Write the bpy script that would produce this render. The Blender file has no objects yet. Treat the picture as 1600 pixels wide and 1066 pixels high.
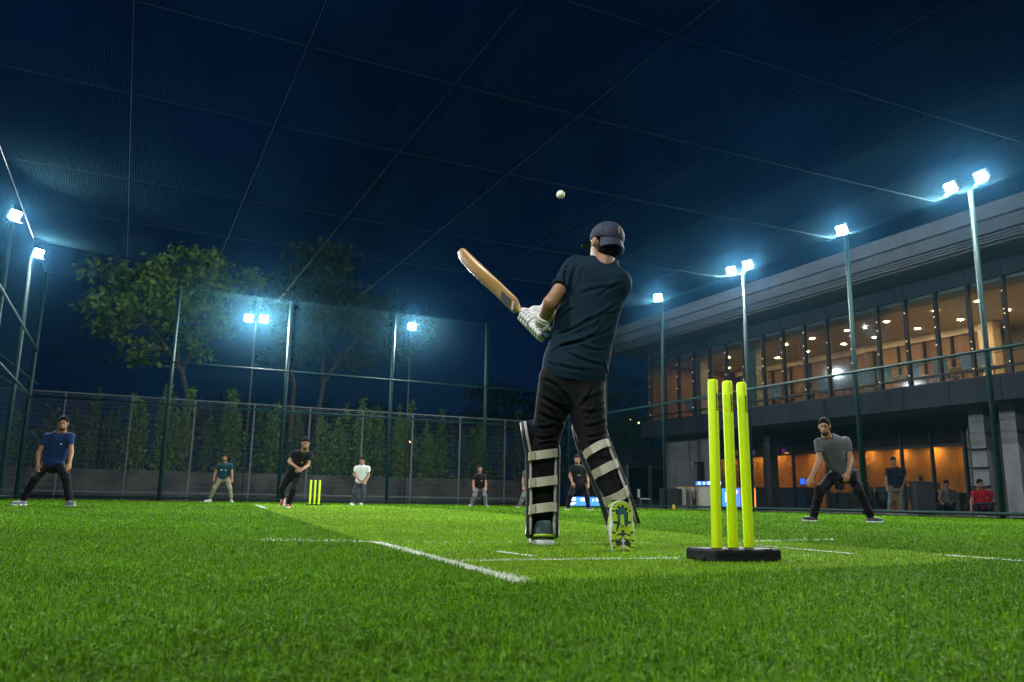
import bpy, bmesh, math, random
import numpy as np
from mathutils import Vector, Matrix, Quaternion

R = math.radians
scene = bpy.context.scene
col = scene.collection

# ------------------------------------------------------------------ camera
CAM_H = 0.25
YAW, PITCH, ROLL, LENS = -25.44, 11.24, 0.95, 28.125
cam_data = bpy.data.cameras.new("camera")
cam = bpy.data.objects.new("camera", cam_data)
col.objects.link(cam)
CAM_ROT = Matrix.Rotation(R(YAW), 3, 'Z') @ Matrix.Rotation(R(90 + PITCH), 3, 'X') @ Matrix.Rotation(R(ROLL), 3, 'Z')
cam.matrix_world = Matrix.Translation((0, 0, CAM_H)) @ CAM_ROT.to_4x4()
cam_data.sensor_width = 36.0
cam_data.lens = LENS
cam_data.clip_start = 0.05
cam_data.clip_end = 800.0
cam_data.dof.use_dof = True
cam_data.dof.focus_distance = 4.6
cam_data.dof.aperture_fstop = 5.6
scene.camera = cam

# ------------------------------------------------------------------ world, moonlight, exposure
world = bpy.data.worlds.new("World")
scene.world = world
world.use_nodes = True
wn = world.node_tree.nodes; wl = world.node_tree.links
wn.clear()
w_out = wn.new('ShaderNodeOutputWorld')
w_bg = wn.new('ShaderNodeBackground')
w_sky = wn.new('ShaderNodeTexSky')
w_sky.sky_type = 'NISHITA'
w_sky.sun_disc = False
w_sky.sun_elevation = R(-5.0)
w_sky.sun_rotation = R(200)
w_mix = wn.new('ShaderNodeMix'); w_mix.data_type = 'RGBA'; w_mix.blend_type = 'MIX'
w_mix.inputs[0].default_value = 0.85
w_mix.inputs[7].default_value = (0.004, 0.075, 0.34, 1)       # night city sky, deep blue
w_tc = wn.new('ShaderNodeTexCoord'); w_nz = wn.new('ShaderNodeTexNoise'); w_nz.inputs['Scale'].default_value = 3.2; w_nz.inputs['Detail'].default_value = 6
wl.new(w_tc.outputs['Generated'], w_nz.inputs['Vector'])
w_cl = wn.new('ShaderNodeMapRange'); w_cl.inputs[1].default_value = 0.35; w_cl.inputs[2].default_value = 0.72; w_cl.inputs[3].default_value = 0.55; w_cl.inputs[4].default_value = 1.6   # faint cloud
wl.new(w_nz.outputs[0], w_cl.inputs[0])
wl.new(w_sky.outputs[0], w_mix.inputs[6])
wl.new(w_mix.outputs[2], w_bg.inputs[0])
w_st = wn.new('ShaderNodeMath'); w_st.operation = 'MULTIPLY'; w_st.inputs[1].default_value = 0.068
wl.new(w_cl.outputs[0], w_st.inputs[0]); wl.new(w_st.outputs[0], w_bg.inputs[1])
wl.new(w_bg.outputs[0], w_out.inputs[0])

moon_data = bpy.data.lights.new("moonlight", 'SUN')
moon_data.energy = 0.012
moon_data.angle = R(0.5)
moon_data.color = (0.75, 0.85, 1.0)
moon = bpy.data.objects.new("moonlight", moon_data)
moon.rotation_euler = (R(50), 0, R(200))
col.objects.link(moon)

scene.view_settings.view_transform = 'Standard'
scene.view_settings.look = 'None'
scene.view_settings.gamma = 1.0
scene.view_settings.exposure = 0.0
scene.view_settings.use_curve_mapping = False
cy = scene.cycles
cy.use_denoising = True
cy.max_bounces = 5
cy.diffuse_bounces = 2
cy.glossy_bounces = 3
cy.transmission_bounces = 4
cy.volume_bounces = 0
cy.transparent_max_bounces = 24
cy.sample_clamp_direct = 0.0
cy.sample_clamp_indirect = 4.0
cy.caustics_reflective = False
cy.caustics_refractive = False
cy.use_adaptive_sampling = False

# ------------------------------------------------------------------ helpers: geometry of the view (used to measure positions)
F_PX = LENS / 36.0 * 1600.0
_CR = np.array(CAM_ROT)
CAM = np.array([0.0, 0.0, CAM_H])
FW = np.array([math.sin(R(-YAW)), math.cos(R(-YAW)), 0.0])
RT = np.array([FW[1], -FW[0], 0.0])
UP = np.array([0.0, 0.0, 1.0])
def ray(x, y):
    return _CR @ np.array([(x - 800) / F_PX, -(y - 533) / F_PX, -1.0])
def at(x, y, d):
    r = ray(x, y); return CAM + r * (d / (r @ FW))
def on_y(x, y, Y):
    r = ray(x, y); return CAM + r * (Y / r[1])
def on_x(x, y, X):
    r = ray(x, y); return CAM + r * (X / r[0])

# ------------------------------------------------------------------ helpers: objects
def tag(o, label=None, cat=None, group=None, kind=None):
    if label: o['label'] = label
    if cat: o['category'] = cat
    if group: o['group'] = group
    if kind: o['kind'] = kind
    return o
def empty(name, loc, label=None, cat=None, group=None):
    o = bpy.data.objects.new(name, None)
    o.empty_display_size = 0.2
    o.location = Vector([float(c) for c in loc])
    col.objects.link(o)
    return tag(o, label, cat, group)
def top_of(o):
    while o.parent: o = o.parent
    return o
def link(o, parent=None):
    col.objects.link(o)
    if parent is not None:
        o.parent = parent
        o.matrix_parent_inverse = Matrix.Translation(-top_of(parent).location)
        if parent.parent is not None:      # sub-part: parent part sits at identity in its own frame
            o.matrix_parent_inverse = Matrix.Identity(4)
    return o
def copy_tree(o, parent=None):
    c = o.copy(); col.objects.link(c); c.parent = parent
    for ch in list(o.children): copy_tree(ch, c)
    return c
def obj_from(name, verts, faces, mat, parent=None, smooth=False):
    me = bpy.data.meshes.new(name)
    verts = np.asarray(verts, dtype=np.float32).reshape(-1, 3)
    me.from_pydata(verts.tolist(), [], [list(map(int, f)) for f in faces])
    if mat is not None: me.materials.append(mat)
    if smooth: me.polygons.foreach_set('use_smooth', [True] * len(me.polygons))
    me.update()
    return link(bpy.data.objects.new(name, me), parent)

class MB:
    """collects shapes; build() links them as ONE mesh object"""
    def __init__(s): s.v = []; s.f = []
    def add(s, v, f):
        b = len(s.v); s.v += [tuple(map(float, p)) for p in v]; s.f += [tuple(i + b for i in q) for q in f]; return s
    def box(s, x0, x1, y0, y1, z0, z1, bev=0.0):
        if bev <= 0:
            v = [(x, y, z) for x in (x0, x1) for y in (y0, y1) for z in (z0, z1)]
            return s.add(v, [(0, 1, 3, 2), (4, 6, 7, 5), (0, 4, 5, 1), (2, 3, 7, 6), (0, 2, 6, 4), (1, 5, 7, 3)])
        bm = bmesh.new()
        bmesh.ops.create_cube(bm, size=1)
        for w in bm.verts:
            w.co = Vector(((x0 + x1) / 2 + w.co.x * (x1 - x0), (y0 + y1) / 2 + w.co.y * (y1 - y0), (z0 + z1) / 2 + w.co.z * (z1 - z0)))
        bmesh.ops.bevel(bm, geom=list(bm.edges), offset=bev, segments=2, affect='EDGES', profile=0.5)
        bm.verts.index_update()
        s.add([w.co for w in bm.verts], [[w.index for w in f.verts] for f in bm.faces]); bm.free(); return s
    def obox(s, c, ax, ay, az):
        """box by centre and three half-axis vectors"""
        c, ax, ay, az = map(np.asarray, (c, ax, ay, az))
        v = [c + i * ax + j * ay + k * az for i in (-1, 1) for j in (-1, 1) for k in (-1, 1)]
        return s.add(v, [(0, 1, 3, 2), (4, 6, 7, 5), (0, 4, 5, 1), (2, 3, 7, 6), (0, 2, 6, 4), (1, 5, 7, 3)])
    def tube(s, pts, r, n=8, caps=True):
        pts = [np.asarray(p, float) for p in pts]
        rs = r if hasattr(r, '__len__') else [r] * len(pts)
        rings = []
        d0 = pts[1] - pts[0]; ref = np.array([0, 0, 1.0]) if abs(d0[2]) < 0.9 * np.linalg.norm(d0) else np.array([1.0, 0, 0])
        base = len(s.v)
        for i, p in enumerate(pts):
            d = pts[min(i + 1, len(pts) - 1)] - pts[max(i - 1, 0)]
            d = d / (np.linalg.norm(d) + 1e-12)
            a = ref - d * (ref @ d); a /= np.linalg.norm(a) + 1e-12; b = np.cross(d, a); ref = a
            for k in range(n):
                t = 2 * math.pi * k / n
                s.v.append(tuple(p + rs[i] * (math.cos(t) * a + math.sin(t) * b)))
        for i in range(len(pts) - 1):
            for k in range(n):
                k2 = (k + 1) % n
                s.f.append((base + i * n + k, base + i * n + k2, base + (i + 1) * n + k2, base + (i + 1) * n + k))
        if caps:
            s.f.append(tuple(base + k for k in range(n))[::-1])
            s.f.append(tuple(base + (len(pts) - 1) * n + k for k in range(n)))
        return s
    def quad(s, a, b, c, d): return s.add([a, b, c, d], [(0, 1, 2, 3)])
    def prism(s, outline, z0, z1):
        n = len(outline)
        v = [(x, y, z0) for x, y in outline] + [(x, y, z1) for x, y in outline]
        f = [tuple(range(n))[::-1], tuple(range(n, 2 * n))] + [(i, (i + 1) % n, n + (i + 1) % n, n + i) for i in range(n)]
        return s.add(v, f)
    def ball(s, c, r, nu=12, nv=8):
        c = np.asarray(c, float); r = np.asarray(r, float) * np.ones(3)
        v = [c + r * (0, 0, 1)]
        for j in range(1, nv):
            ph = math.pi * j / nv
            for i in range(nu):
                th = 2 * math.pi * i / nu
                v.append(c + r * (math.sin(ph) * math.cos(th), math.sin(ph) * math.sin(th), math.cos(ph)))
        v.append(c - r * (0, 0, 1)); L = len(v) - 1
        f = [(0, 1 + i, 1 + (i + 1) % nu) for i in range(nu)]
        for j in range(nv - 2):
            a = 1 + j * nu; b = a + nu
            f += [(a + i, b + i, b + (i + 1) % nu, a + (i + 1) % nu) for i in range(nu)]
        a = 1 + (nv - 2) * nu
        f += [(a + (i + 1) % nu, a + i, L) for i in range(nu)]
        return s.add(v, f)
    def xform(s, M):
        M = Matrix(M) if not isinstance(M, Matrix) else M
        s.v = [tuple(M @ Vector(p)) for p in s.v]; return s
    def build(s, name, mat, parent=None, smooth=False): return obj_from(name, s.v, s.f, mat, parent, smooth)

# ------------------------------------------------------------------ helpers: materials
def mat_base(name):
    m = bpy.data.materials.new(name); m.use_nodes = True
    nt = m.node_tree; b = nt.nodes['Principled BSDF']; return m, nt, b
def mat(name, rgb, rough=0.6, var=0.15, scale=6.0, bump=0.0, bscale=40.0, metal=0.0, coat=0.0, spec=None, sheen=0.0):
    """principled with noise-varied colour and roughness and optional fine relief"""
    m, nt, b = mat_base(name); N = nt.nodes; L = nt.links
    tc = N.new('ShaderNodeTexCoord')
    nz = N.new('ShaderNodeTexNoise'); nz.inputs['Scale'].default_value = scale; nz.inputs['Detail'].default_value = 5
    L.new(tc.outputs['Object'], nz.inputs['Vector'])
    rp = N.new('ShaderNodeMapRange'); rp.inputs[1].default_value = 0.3; rp.inputs[2].default_value = 0.7
    rp.inputs[3].default_value = 1 - var; rp.inputs[4].default_value = 1 + var
    L.new(nz.outputs[0], rp.inputs[0])
    mx = N.new('ShaderNodeVectorMath'); mx.operation = 'SCALE'; mx.inputs[0].default_value = rgb
    L.new(rp.outputs[0], mx.inputs['Scale']); L.new(mx.outputs[0], b.inputs['Base Color'])
    rr = N.new('ShaderNodeMapRange'); rr.inputs[3].default_value = max(0, rough - 0.08); rr.inputs[4].default_value = min(1, rough + 0.08)
    L.new(nz.outputs[0], rr.inputs[0]); L.new(rr.outputs[0], b.inputs['Roughness'])
    b.inputs['Metallic'].default_value = metal
    if coat: b.inputs['Coat Weight'].default_value = coat; b.inputs['Coat Roughness'].default_value = 0.15
    if spec is not None: b.inputs['Specular IOR Level'].default_value = spec
    if sheen: b.inputs['Sheen Weight'].default_value = sheen
    if bump:
        n2 = N.new('ShaderNodeTexNoise'); n2.inputs['Scale'].default_value = bscale; n2.inputs['Detail'].default_value = 4
        L.new(tc.outputs['Object'], n2.inputs['Vector'])
        bp = N.new('ShaderNodeBump'); bp.inputs['Strength'].default_value = bump; bp.inputs['Distance'].default_value = 0.02
        L.new(n2.outputs[0], bp.inputs['Height']); L.new(bp.outputs[0], b.inputs['Normal'])
    return m
def mat_emit(name, rgb, strength, sample='AUTO'):
    m, nt, b = mat_base(name)
    b.inputs['Base Color'].default_value = (0.02, 0.02, 0.02, 1)
    b.inputs['Emission Color'].default_value = (*rgb, 1); b.inputs['Emission Strength'].default_value = strength
    m.cycles.emission_sampling = sample
    return m
def mat_glass(name, tint=(0.85, 0.92, 0.95), refl=0.10):
    m = bpy.data.materials.new(name); m.use_nodes = True; nt = m.node_tree; N = nt.nodes; L = nt.links
    N.clear(); out = N.new('ShaderNodeOutputMaterial'); mx = N.new('ShaderNodeMixShader')
    t = N.new('ShaderNodeBsdfTransparent'); t.inputs[0].default_value = (*tint, 1)
    g = N.new('ShaderNodeBsdfGlossy'); g.inputs['Roughness'].default_value = 0.03; g.inputs[0].default_value = (0.9, 0.95, 1, 1)
    lw = N.new('ShaderNodeLayerWeight'); lw.inputs[0].default_value = 0.35
    rp = N.new('ShaderNodeMapRange'); rp.inputs[3].default_value = refl * 0.6; rp.inputs[4].default_value = min(1, refl * 6)
    L.new(lw.outputs['Fresnel'], rp.inputs[0]); L.new(rp.outputs[0], mx.inputs[0])
    L.new(t.outputs[0], mx.inputs[1]); L.new(g.outputs[0], mx.inputs[2]); L.new(mx.outputs[0], out.inputs[0])
    return m
rng = np.random.default_rng(7)
random.seed(7)
HAZE_DENSITY = 0.00017
XL, XR, YF, HT = -3.25, 18.5, 32.5, 8.05
# ------------------------------------------------------------------ ground: artificial turf, pitch strip, painted lines, grass blades
def turf_material(name, dark, light, bump=0.6):
    m, nt, b = mat_base(name); N = nt.nodes; L = nt.links
    tc = N.new('ShaderNodeTexCoord')
    n1 = N.new('ShaderNodeTexNoise'); n1.inputs['Scale'].default_value = 0.5; n1.inputs['Detail'].default_value = 5
    n2 = N.new('ShaderNodeTexNoise'); n2.inputs['Scale'].default_value = 26.0; n2.inputs['Detail'].default_value = 6; n2.inputs['Roughness'].default_value = 0.7
    mp = N.new('ShaderNodeMapping'); mp.inputs['Scale'].default_value = (1.0, 1.0, 1.0)
    L.new(tc.outputs['Object'], mp.inputs[0]); L.new(mp.outputs[0], n1.inputs[0]); L.new(mp.outputs[0], n2.inputs[0])
    ad = N.new('ShaderNodeMath'); ad.operation = 'MULTIPLY_ADD'; ad.inputs[1].default_value = 0.35
    L.new(n1.outputs[0], ad.inputs[0]); L.new(n2.outputs[0], ad.inputs[2])
    rp = N.new('ShaderNodeValToRGB'); rp.color_ramp.elements[0].position = 0.48; rp.color_ramp.elements[1].position = 0.86
    rp.color_ramp.elements[0].color = (*dark, 1); rp.color_ramp.elements[1].color = (*light, 1)
    L.new(ad.outputs[0], rp.inputs[0]); L.new(rp.outputs[0], b.inputs['Base Color'])
    b.inputs['Roughness'].default_value = 0.9; b.inputs['Specular IOR Level'].default_value = 0.03
    bp = N.new('ShaderNodeBump'); bp.inputs['Strength'].default_value = bump; bp.inputs['Distance'].default_value = 0.05
    L.new(n2.outputs[0], bp.inputs['Height']); L.new(bp.outputs[0], b.inputs['Normal'])
    return m
TURF_D, TURF_L = (0.012, 0.040, 0.003), (0.042, 0.110, 0.007)
PIT_D, PIT_L = (0.070, 0.160, 0.009), (0.140, 0.270, 0.020)
m_turf = turf_material('turf', TURF_D, TURF_L)
m_pitch = turf_material('pitch_turf', PIT_D, PIT_L, 0.4)
m_line = mat('line_paint', (0.58, 0.62, 0.52), 0.8, 0.15, 30)
m_earth = mat('dark_earth', (0.030, 0.034, 0.030), 0.9, 0.3, 2)
m_paving = mat('paving', (0.12, 0.12, 0.12), 0.8, 0.2, 3, 0.3, 20)
m_kerb = mat('kerb_concrete', (0.30, 0.31, 0.29), 0.8, 0.25, 6, 0.4, 30)

g = MB().quad((-300, -120, -0.06), (300, -120, -0.06), (300, 600, -0.06), (-300, 600, -0.06)).build('ground', m_earth)
tag(g, kind='structure')
turf = MB()
NX, NY = 24, 46
for i in range(NX + 1):
    for j in range(NY + 1):
        turf.v.append((-3.4 + 22.05 * i / NX, -14 + 46.7 * j / NY, 0.0))
for i in range(NX):
    for j in range(NY):
        a = i * (NY + 1) + j; turf.f.append((a, a + NY + 1, a + NY + 2, a + 1))
turf_o = turf.build('turf', m_turf); tag(turf_o, kind='structure')
STRIP = [(1.13, 2.22), (2.28, 2.30), (3.95, 2.60), (4.00, 4.2), (4.10, 5.44), (6.75, 15.5), (7.6, 26.0), (3.7, 26.0), (3.10, 22.0), (1.25, 4.45)]
sp = MB().add([(x, y, 0.005) for x, y in STRIP], [tuple(range(len(STRIP)))]).build('pitch_strip', m_pitch)
tag(sp, kind='structure')
pav = MB().quad((18.9, -14, -0.02), (40, -14, -0.02), (40, 46, -0.02), (18.9, 46, -0.02)).build('pavement', m_paving); tag(pav, kind='structure')
kb = MB().box(18.62, 18.86, -14, 32.6, -0.05, 0.05, 0.012).build('kerb', m_kerb); tag(kb, kind='structure')

LINES = [((1.30, 4.45), (1.11, 2.23), 0.064, 1.0), ((0.72, 4.72), (1.30, 4.45), 0.045, 0.8), ((1.30, 4.45), (2.9, 4.12), 0.035, 0.35),
         ((1.25, 3.06), (2.25, 2.99), 0.034, 0.85), ((2.75, 2.98), (3.05, 2.98), 0.030, 0.5), ((1.66, 3.24), (1.64, 3.56), 0.036, 0.7),
         ((3.43, 3.80), (3.40, 3.06), 0.040, 0.8), ((3.70, 4.18), (4.66, 4.34), 0.040, 0.6), ((3.84, 2.90), (3.83, 2.30), 0.036, 0.7),
         ((3.21, 22.2), (2.63, 16.85), 0.09, 0.9)]
for (a, b, w, op) in LINES:
    a = np.array(a); b = np.array(b); d = b - a; ln = np.linalg.norm(d); d /= ln; n = np.array([-d[1], d[0]]) * w / 2
    if op < 0.6: continue
    q = [(*(a + n), 0.010), (*(a - n), 0.010), (*(b - n), 0.010), (*(b + n), 0.010)]
    MB().quad(*q[::-1]).build('painted_line', m_line, turf_o)

def in_poly(x, y, poly):
    ins = np.zeros(len(x), bool); n = len(poly); j = n - 1
    for i in range(n):
        xi, yi = poly[i]; xj, yj = poly[j]
        c = ((yi > y) != (yj > y)) & (x < (xj - xi) * (y - yi) / (yj - yi + 1e-12) + xi)
        ins ^= c; j = i
    return ins
def grass():
    ang0 = R(-YAW)
    P = []; S = []; Hh = []
    for r0, r1, dens, wd, hh in ((0.45, 1.25, 31000, 0.0024, 0.0275), (1.25, 2.2, 20000, 0.0028, 0.0275), (2.2, 3.6, 13000, 0.0033, 0.030),
                                 (3.6, 6.0, 5600, 0.0042, 0.028), (6.0, 9.5, 1800, 0.0076, 0.030), (9.5, 15.0, 540, 0.0135, 0.032), (15.0, 23.0, 190, 0.025, 0.034), (23.0, 38.0, 62, 0.05, 0.036)):
        half = R(95) if r0 < 1 else R(80) if r0 < 2 else R(64) if r0 < 3 else R(46)
        n = int(dens * half * (r1 * r1 - r0 * r0))
        r = np.sqrt(rng.uniform(r0 * r0, r1 * r1, n)); t = rng.uniform(-half, half, n) + ang0
        P.append(np.stack([r * np.sin(t), r * np.cos(t)], 1)); S.append(np.full(n, wd)); Hh.append(np.full(n, hh))
    P = np.concatenate(P); W = np.concatenate(S); Hb = np.concatenate(Hh)
    ok = (P[:, 0] > XL - 0.1) & (P[:, 0] < XR + 0.1) & (P[:, 1] < YF - 0.1); P, W, Hb = P[ok], W[ok], Hb[ok]
    # tufts: pull the roots a little towards stitch rows
    n = len(P)
    x, y = P[:, 0], P[:, 1]
    strip = in_poly(x, y, STRIP)
    white = np.zeros(n)
    for (a, b, w, op) in LINES:
        a = np.array(a); b = np.array(b); d = b - a; ln = np.linalg.norm(d); d /= ln
        rel = P - a; s = rel @ d; q = np.abs(rel @ np.array([-d[1], d[0]]))
        hit = (s > -0.02) & (s < ln + 0.02) & (q < w * 0.5 + rng.normal(0, 0.006, n)) & (rng.uniform(size=n) < op)
        white[hit] = 1
    nz = np.sin(x * 3.1 + 1.3 * np.sin(y * 2.3)) * np.sin(y * 2.7 + 1.1 * np.sin(x * 1.9)) * 0.5 + np.sin(x * 17 + 2 * np.sin(y * 11)) * np.sin(y * 19 + 2 * np.sin(x * 13)) * 0.5
    Hb = Hb * rng.uniform(0.65, 1.2, n) * (1 + 0.22 * nz); Hb[strip] *= 0.55
    W = W * rng.uniform(0.7, 1.25, n)
    az = rng.uniform(0, 2 * np.pi, n) + nz * 1.2; lean = rng.uniform(0.10, 1.45, n)
    lean[strip] = np.clip(lean[strip] * 1.15, 0, 1.1)
    dx, dy = np.cos(az), np.sin(az)
    face = az + np.pi / 2 + rng.normal(0, 0.6, n); fx, fy = np.cos(face) * W / 2, np.sin(face) * W / 2
    z0 = np.where(strip, 0.004, -0.002)
    base = np.stack([x, y, z0], 1); wv = np.stack([fx, fy, np.zeros(n)], 1)
    m1 = np.stack([x + dx * Hb * lean * 0.35, y + dy * Hb * lean * 0.35, z0 + Hb * 0.62], 1)
    tp = np.stack([x + dx * Hb * lean * 1.05, y + dy * Hb * lean * 1.05, z0 + Hb * (1.05 - 0.50 * lean)], 1)
    V = np.empty((n, 5, 3), np.float32)
    V[:, 0] = base - wv; V[:, 1] = base + wv; V[:, 2] = m1 + wv * 0.85; V[:, 3] = m1 - wv * 0.85; V[:, 4] = tp
    me = bpy.data.meshes.new('turf_grass')
    me.vertices.add(n * 5); me.vertices.foreach_set('co', V.ravel())
    idx = np.arange(n)[:, None] * 5
    loops = np.concatenate([idx + 0, idx + 1, idx + 2, idx + 3, idx + 3, idx + 2, idx + 4], 1).ravel()
    me.loops.add(len(loops)); me.loops.foreach_set('vertex_index', loops.astype(np.int32))
    starts = (np.arange(n)[:, None] * 7 + np.array([0, 4])).ravel(); tot = np.tile([4, 3], n)
    me.polygons.add(2 * n); me.polygons.foreach_set('loop_start', starts.astype(np.int32)); me.polygons.foreach_set('loop_total', tot.astype(np.int32))
    c = np.empty((n, 3)); u = rng.uniform(size=n)[:, None]; v = rng.uniform(0.55, 1.45, n)[:, None] * (1 + 0.20 * nz[:, None]) * (1 + 0.16 * np.sin(x * 0.9 + 1.3 * np.sin(y * 0.7)) * np.sin(y * 0.55 + np.sin(x * 0.8)))[:, None]
    c[:] = ((1 - u) * np.array([0.040, 0.135, 0.003]) + u * np.array([0.135, 0.300, 0.010])) * v
    ps = ((1 - u) * np.array([0.118, 0.255, 0.009]) + u * np.array([0.230, 0.400, 0.020])) * v
    c[strip] = ps[strip]
    pale = rng.uniform(size=n) < 0.03
    c[pale] = np.array([0.15, 0.27, 0.045])
    w1 = white > 0; c[w1] = np.array([0.62, 0.66, 0.56]) * rng.uniform(0.75, 1.05, (w1.sum(), 1))
    ca = me.color_attributes.new('tint', 'FLOAT_COLOR', 'POINT')
    cc = np.ones((n, 5, 4), np.float32); cc[:, :, :3] = c[:, None, :]
    ca.data.foreach_set('color', cc.ravel())
    me.polygons.foreach_set('use_smooth', np.ones(2 * n, bool))
    me.update(); me.validate()
    m, nt, b = mat_base('grass_blade'); N = nt.nodes; L = nt.links
    at_ = N.new('ShaderNodeAttribute'); at_.attribute_name = 'tint'
    L.new(at_.outputs['Color'], b.inputs['Base Color']); b.inputs['Roughness'].default_value = 0.7; b.inputs['Specular IOR Level'].default_value = 0.035
    tr = N.new('ShaderNodeBsdfTranslucent'); L.new(at_.outputs['Color'], tr.inputs[0])
    mx = N.new('ShaderNodeMixShader'); mx.inputs[0].default_value = 0.3
    L.new(b.outputs[0], mx.inputs[1]); L.new(tr.outputs[0], mx.inputs[2]); L.new(mx.outputs[0], N['Material Output'].inputs[0])
    me.materials.append(m)
    o = link(bpy.data.objects.new('turf_grass', me))
    tag(o, 'short green artificial grass blades covering the playing field', 'grass', kind='stuff')
grass()
# ------------------------------------------------------------------ cage: green steel frame, net, ropes
XL, XR, YF, HT = -3.25, 18.5, 32.5, 8.05
m_post = mat('green_paint', (0.003, 0.036, 0.033), 0.6, 0.2, 5, 0.15, 60, spec=0.3)
frame = empty('sports_cage', (XR, YF, 0), 'tall teal green steel frame of posts and rails caging the field', 'sports cage')
POSTS_R = [29.3, 25.2, 20.5, 16.1, 12.2, 8.0, 3.8, -0.4, -4.6, -8.8]
POSTS_L = [28.2, 23.4, 18.6, 13.9, 9.5, 5.1, 0.7, -3.7, -8.1]
POSTS_F = [XL, 1.25, 5.5, 9.85, 14.2, XR]
def post(x, y, h, r=0.062):
    MB().tube([(x, y, 0), (x, y, h)], r, 12).build('post', m_post, frame, True)
for y in POSTS_R: post(XR, y, HT)
for y in POSTS_L: post(XL, y, 7.55 if y > 20 else HT)
for x in POSTS_F: post(x, YF, HT, 0.07)
def rail(a, b, r=0.032): MB().tube([a, b], r, 8).build('rail', m_post, frame, True)
for z in (0.12, 3.55, 5.15): rail((XL, YF - 0.075, z), (XR, YF - 0.075, z), 0.036)
m_cable = mat('dark_cable', (0.010, 0.030, 0.030), 0.7, 0.1, 8)
for a, b in (((XL, YF, HT), (XR, YF, HT)), ((XL, -8.8, 7.6), (XL, YF, HT - 0.02))):
    MB().tube([a, b], 0.008, 6).build('top_cable', m_cable, frame)
for z in (0.12, 3.97): rail((XR - 0.085, -8.8, z), (XR - 0.085, YF, z), 0.042)
for z in (0.12, 3.5, 5.15): rail((XL + 0.085, -8.1, z), (XL + 0.085, YF, z), 0.034)
for (a, b) in ((at(-14, 542, 26.5), at(60, 601, 28.2)), (at(-14, 578, 26.5), at(52, 622, 28.2))):
    MB().tube([a, b], 0.03, 8).build('brace', m_post, frame, True)

def net_material(name, cell, wid, rgb, trans=0.35, horiz=False, extra=0.0):
    m = bpy.data.materials.new(name); m.use_nodes = True; nt = m.node_tree; N = nt.nodes; L = nt.links
    N.clear(); out = N.new('ShaderNodeOutputMaterial'); mx = N.new('ShaderNodeMixShader'); t = N.new('ShaderNodeBsdfTransparent')
    d = N.new('ShaderNodeBsdfDiffuse'); d.inputs[0].default_value = (*rgb, 1)
    tl = N.new('ShaderNodeBsdfTranslucent'); tl.inputs[0].default_value = (*rgb, 1)
    m2 = N.new('ShaderNodeMixShader'); m2.inputs[0].default_value = trans; L.new(d.outputs[0], m2.inputs[1]); L.new(tl.outputs[0], m2.inputs[2])
    uv = N.new('ShaderNodeUVMap'); sx = N.new('ShaderNodeSeparateXYZ'); L.new(uv.outputs[0], sx.inputs[0])
    masks = []
    for k in (0, 1):
        a = N.new('ShaderNodeMath'); a.operation = 'DIVIDE'; a.inputs[1].default_value = cell; L.new(sx.outputs[k], a.inputs[0])
        fr = N.new('ShaderNodeMath'); fr.operation = 'FRACT'; L.new(a.outputs[0], fr.inputs[0])
        lt = N.new('ShaderNodeMath'); lt.operation = 'LESS_THAN'; lt.inputs[1].default_value = wid / cell; L.new(fr.outputs[0], lt.inputs[0]); masks.append(lt)
    mxm = N.new('ShaderNodeMath'); mxm.operation = 'MAXIMUM'; L.new(masks[0].outputs[0], mxm.inputs[0]); L.new(masks[1].outputs[0], mxm.inputs[1])
    L.new(mxm.outputs[0], mx.inputs[0]); L.new(t.outputs[0], mx.inputs[1]); L.new(m2.outputs[0], mx.inputs[2]); L.new(mx.outputs[0], out.inputs[0])
    return m
m_net = net_material('net_twine', 0.055, 0.0038, (0.022, 0.060, 0.075))
m_rope = mat('net_rope', (0.009, 0.026, 0.022), 0.9, 0.2, 8, spec=0.1)
net = empty('cage_net', (XL, YF, HT), 'dark fine mesh netting stretched over and around the caged field', 'netting')
ROPE_X = [XL + 0.05, -0.6, 2.15, 4.9, 7.6, 10.8, 13.85, 16.3, XR - 0.05]
ROPE_Y = [-8, -4, -0.5, 2.9, 6.4, 9.8, 13.0, 16.35, 21.2, 24.7, 28.5, YF - 0.05]
def dip(v, knots, amp):
    for a, b in zip(knots[:-1], knots[1:]):
        if a <= v <= b: return amp * math.sin(math.pi * (v - a) / (b - a))
    return 0.0
def roof_z(x, y): return HT - 0.03 - 0.10 * math.sin(math.pi * min(1, max(0, (x - XL) / (XR - XL)))) - min(dip(x, ROPE_X, 0.13), 1) * min(1, dip(y, ROPE_Y, 1.0) + 0.0)
def sheet(name, pts, uvs, nu, nv):
    v = []; 
    me = bpy.data.meshes.new(name)
    f = [(i * (nv + 1) + j, (i + 1) * (nv + 1) + j, (i + 1) * (nv + 1) + j + 1, i * (nv + 1) + j + 1) for i in range(nu) for j in range(nv)]
    me.from_pydata([tuple(p) for p in pts], [], f)
    ul = me.uv_layers.new(name='UVMap')
    li = np.empty(len(me.loops), np.int32); me.loops.foreach_get('vertex_index', li)
    ul.data.foreach_set('uv', np.asarray(uvs, np.float32)[li].ravel())
    me.materials.append(m_net); me.update()
    return link(bpy.data.objects.new(name, me), net)
nu, nv = 44, 82
pts, uvs = [], []
for i in range(nu + 1):
    for j in range(nv + 1):
        x = XL + (XR - XL) * i / nu; y = -8.5 + (YF + 8.5) * j / nv
        pts.append((x, y, roof_z(x, y))); uvs.append((x, y))
sheet('roof_net', pts, uvs, nu, nv)
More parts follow.
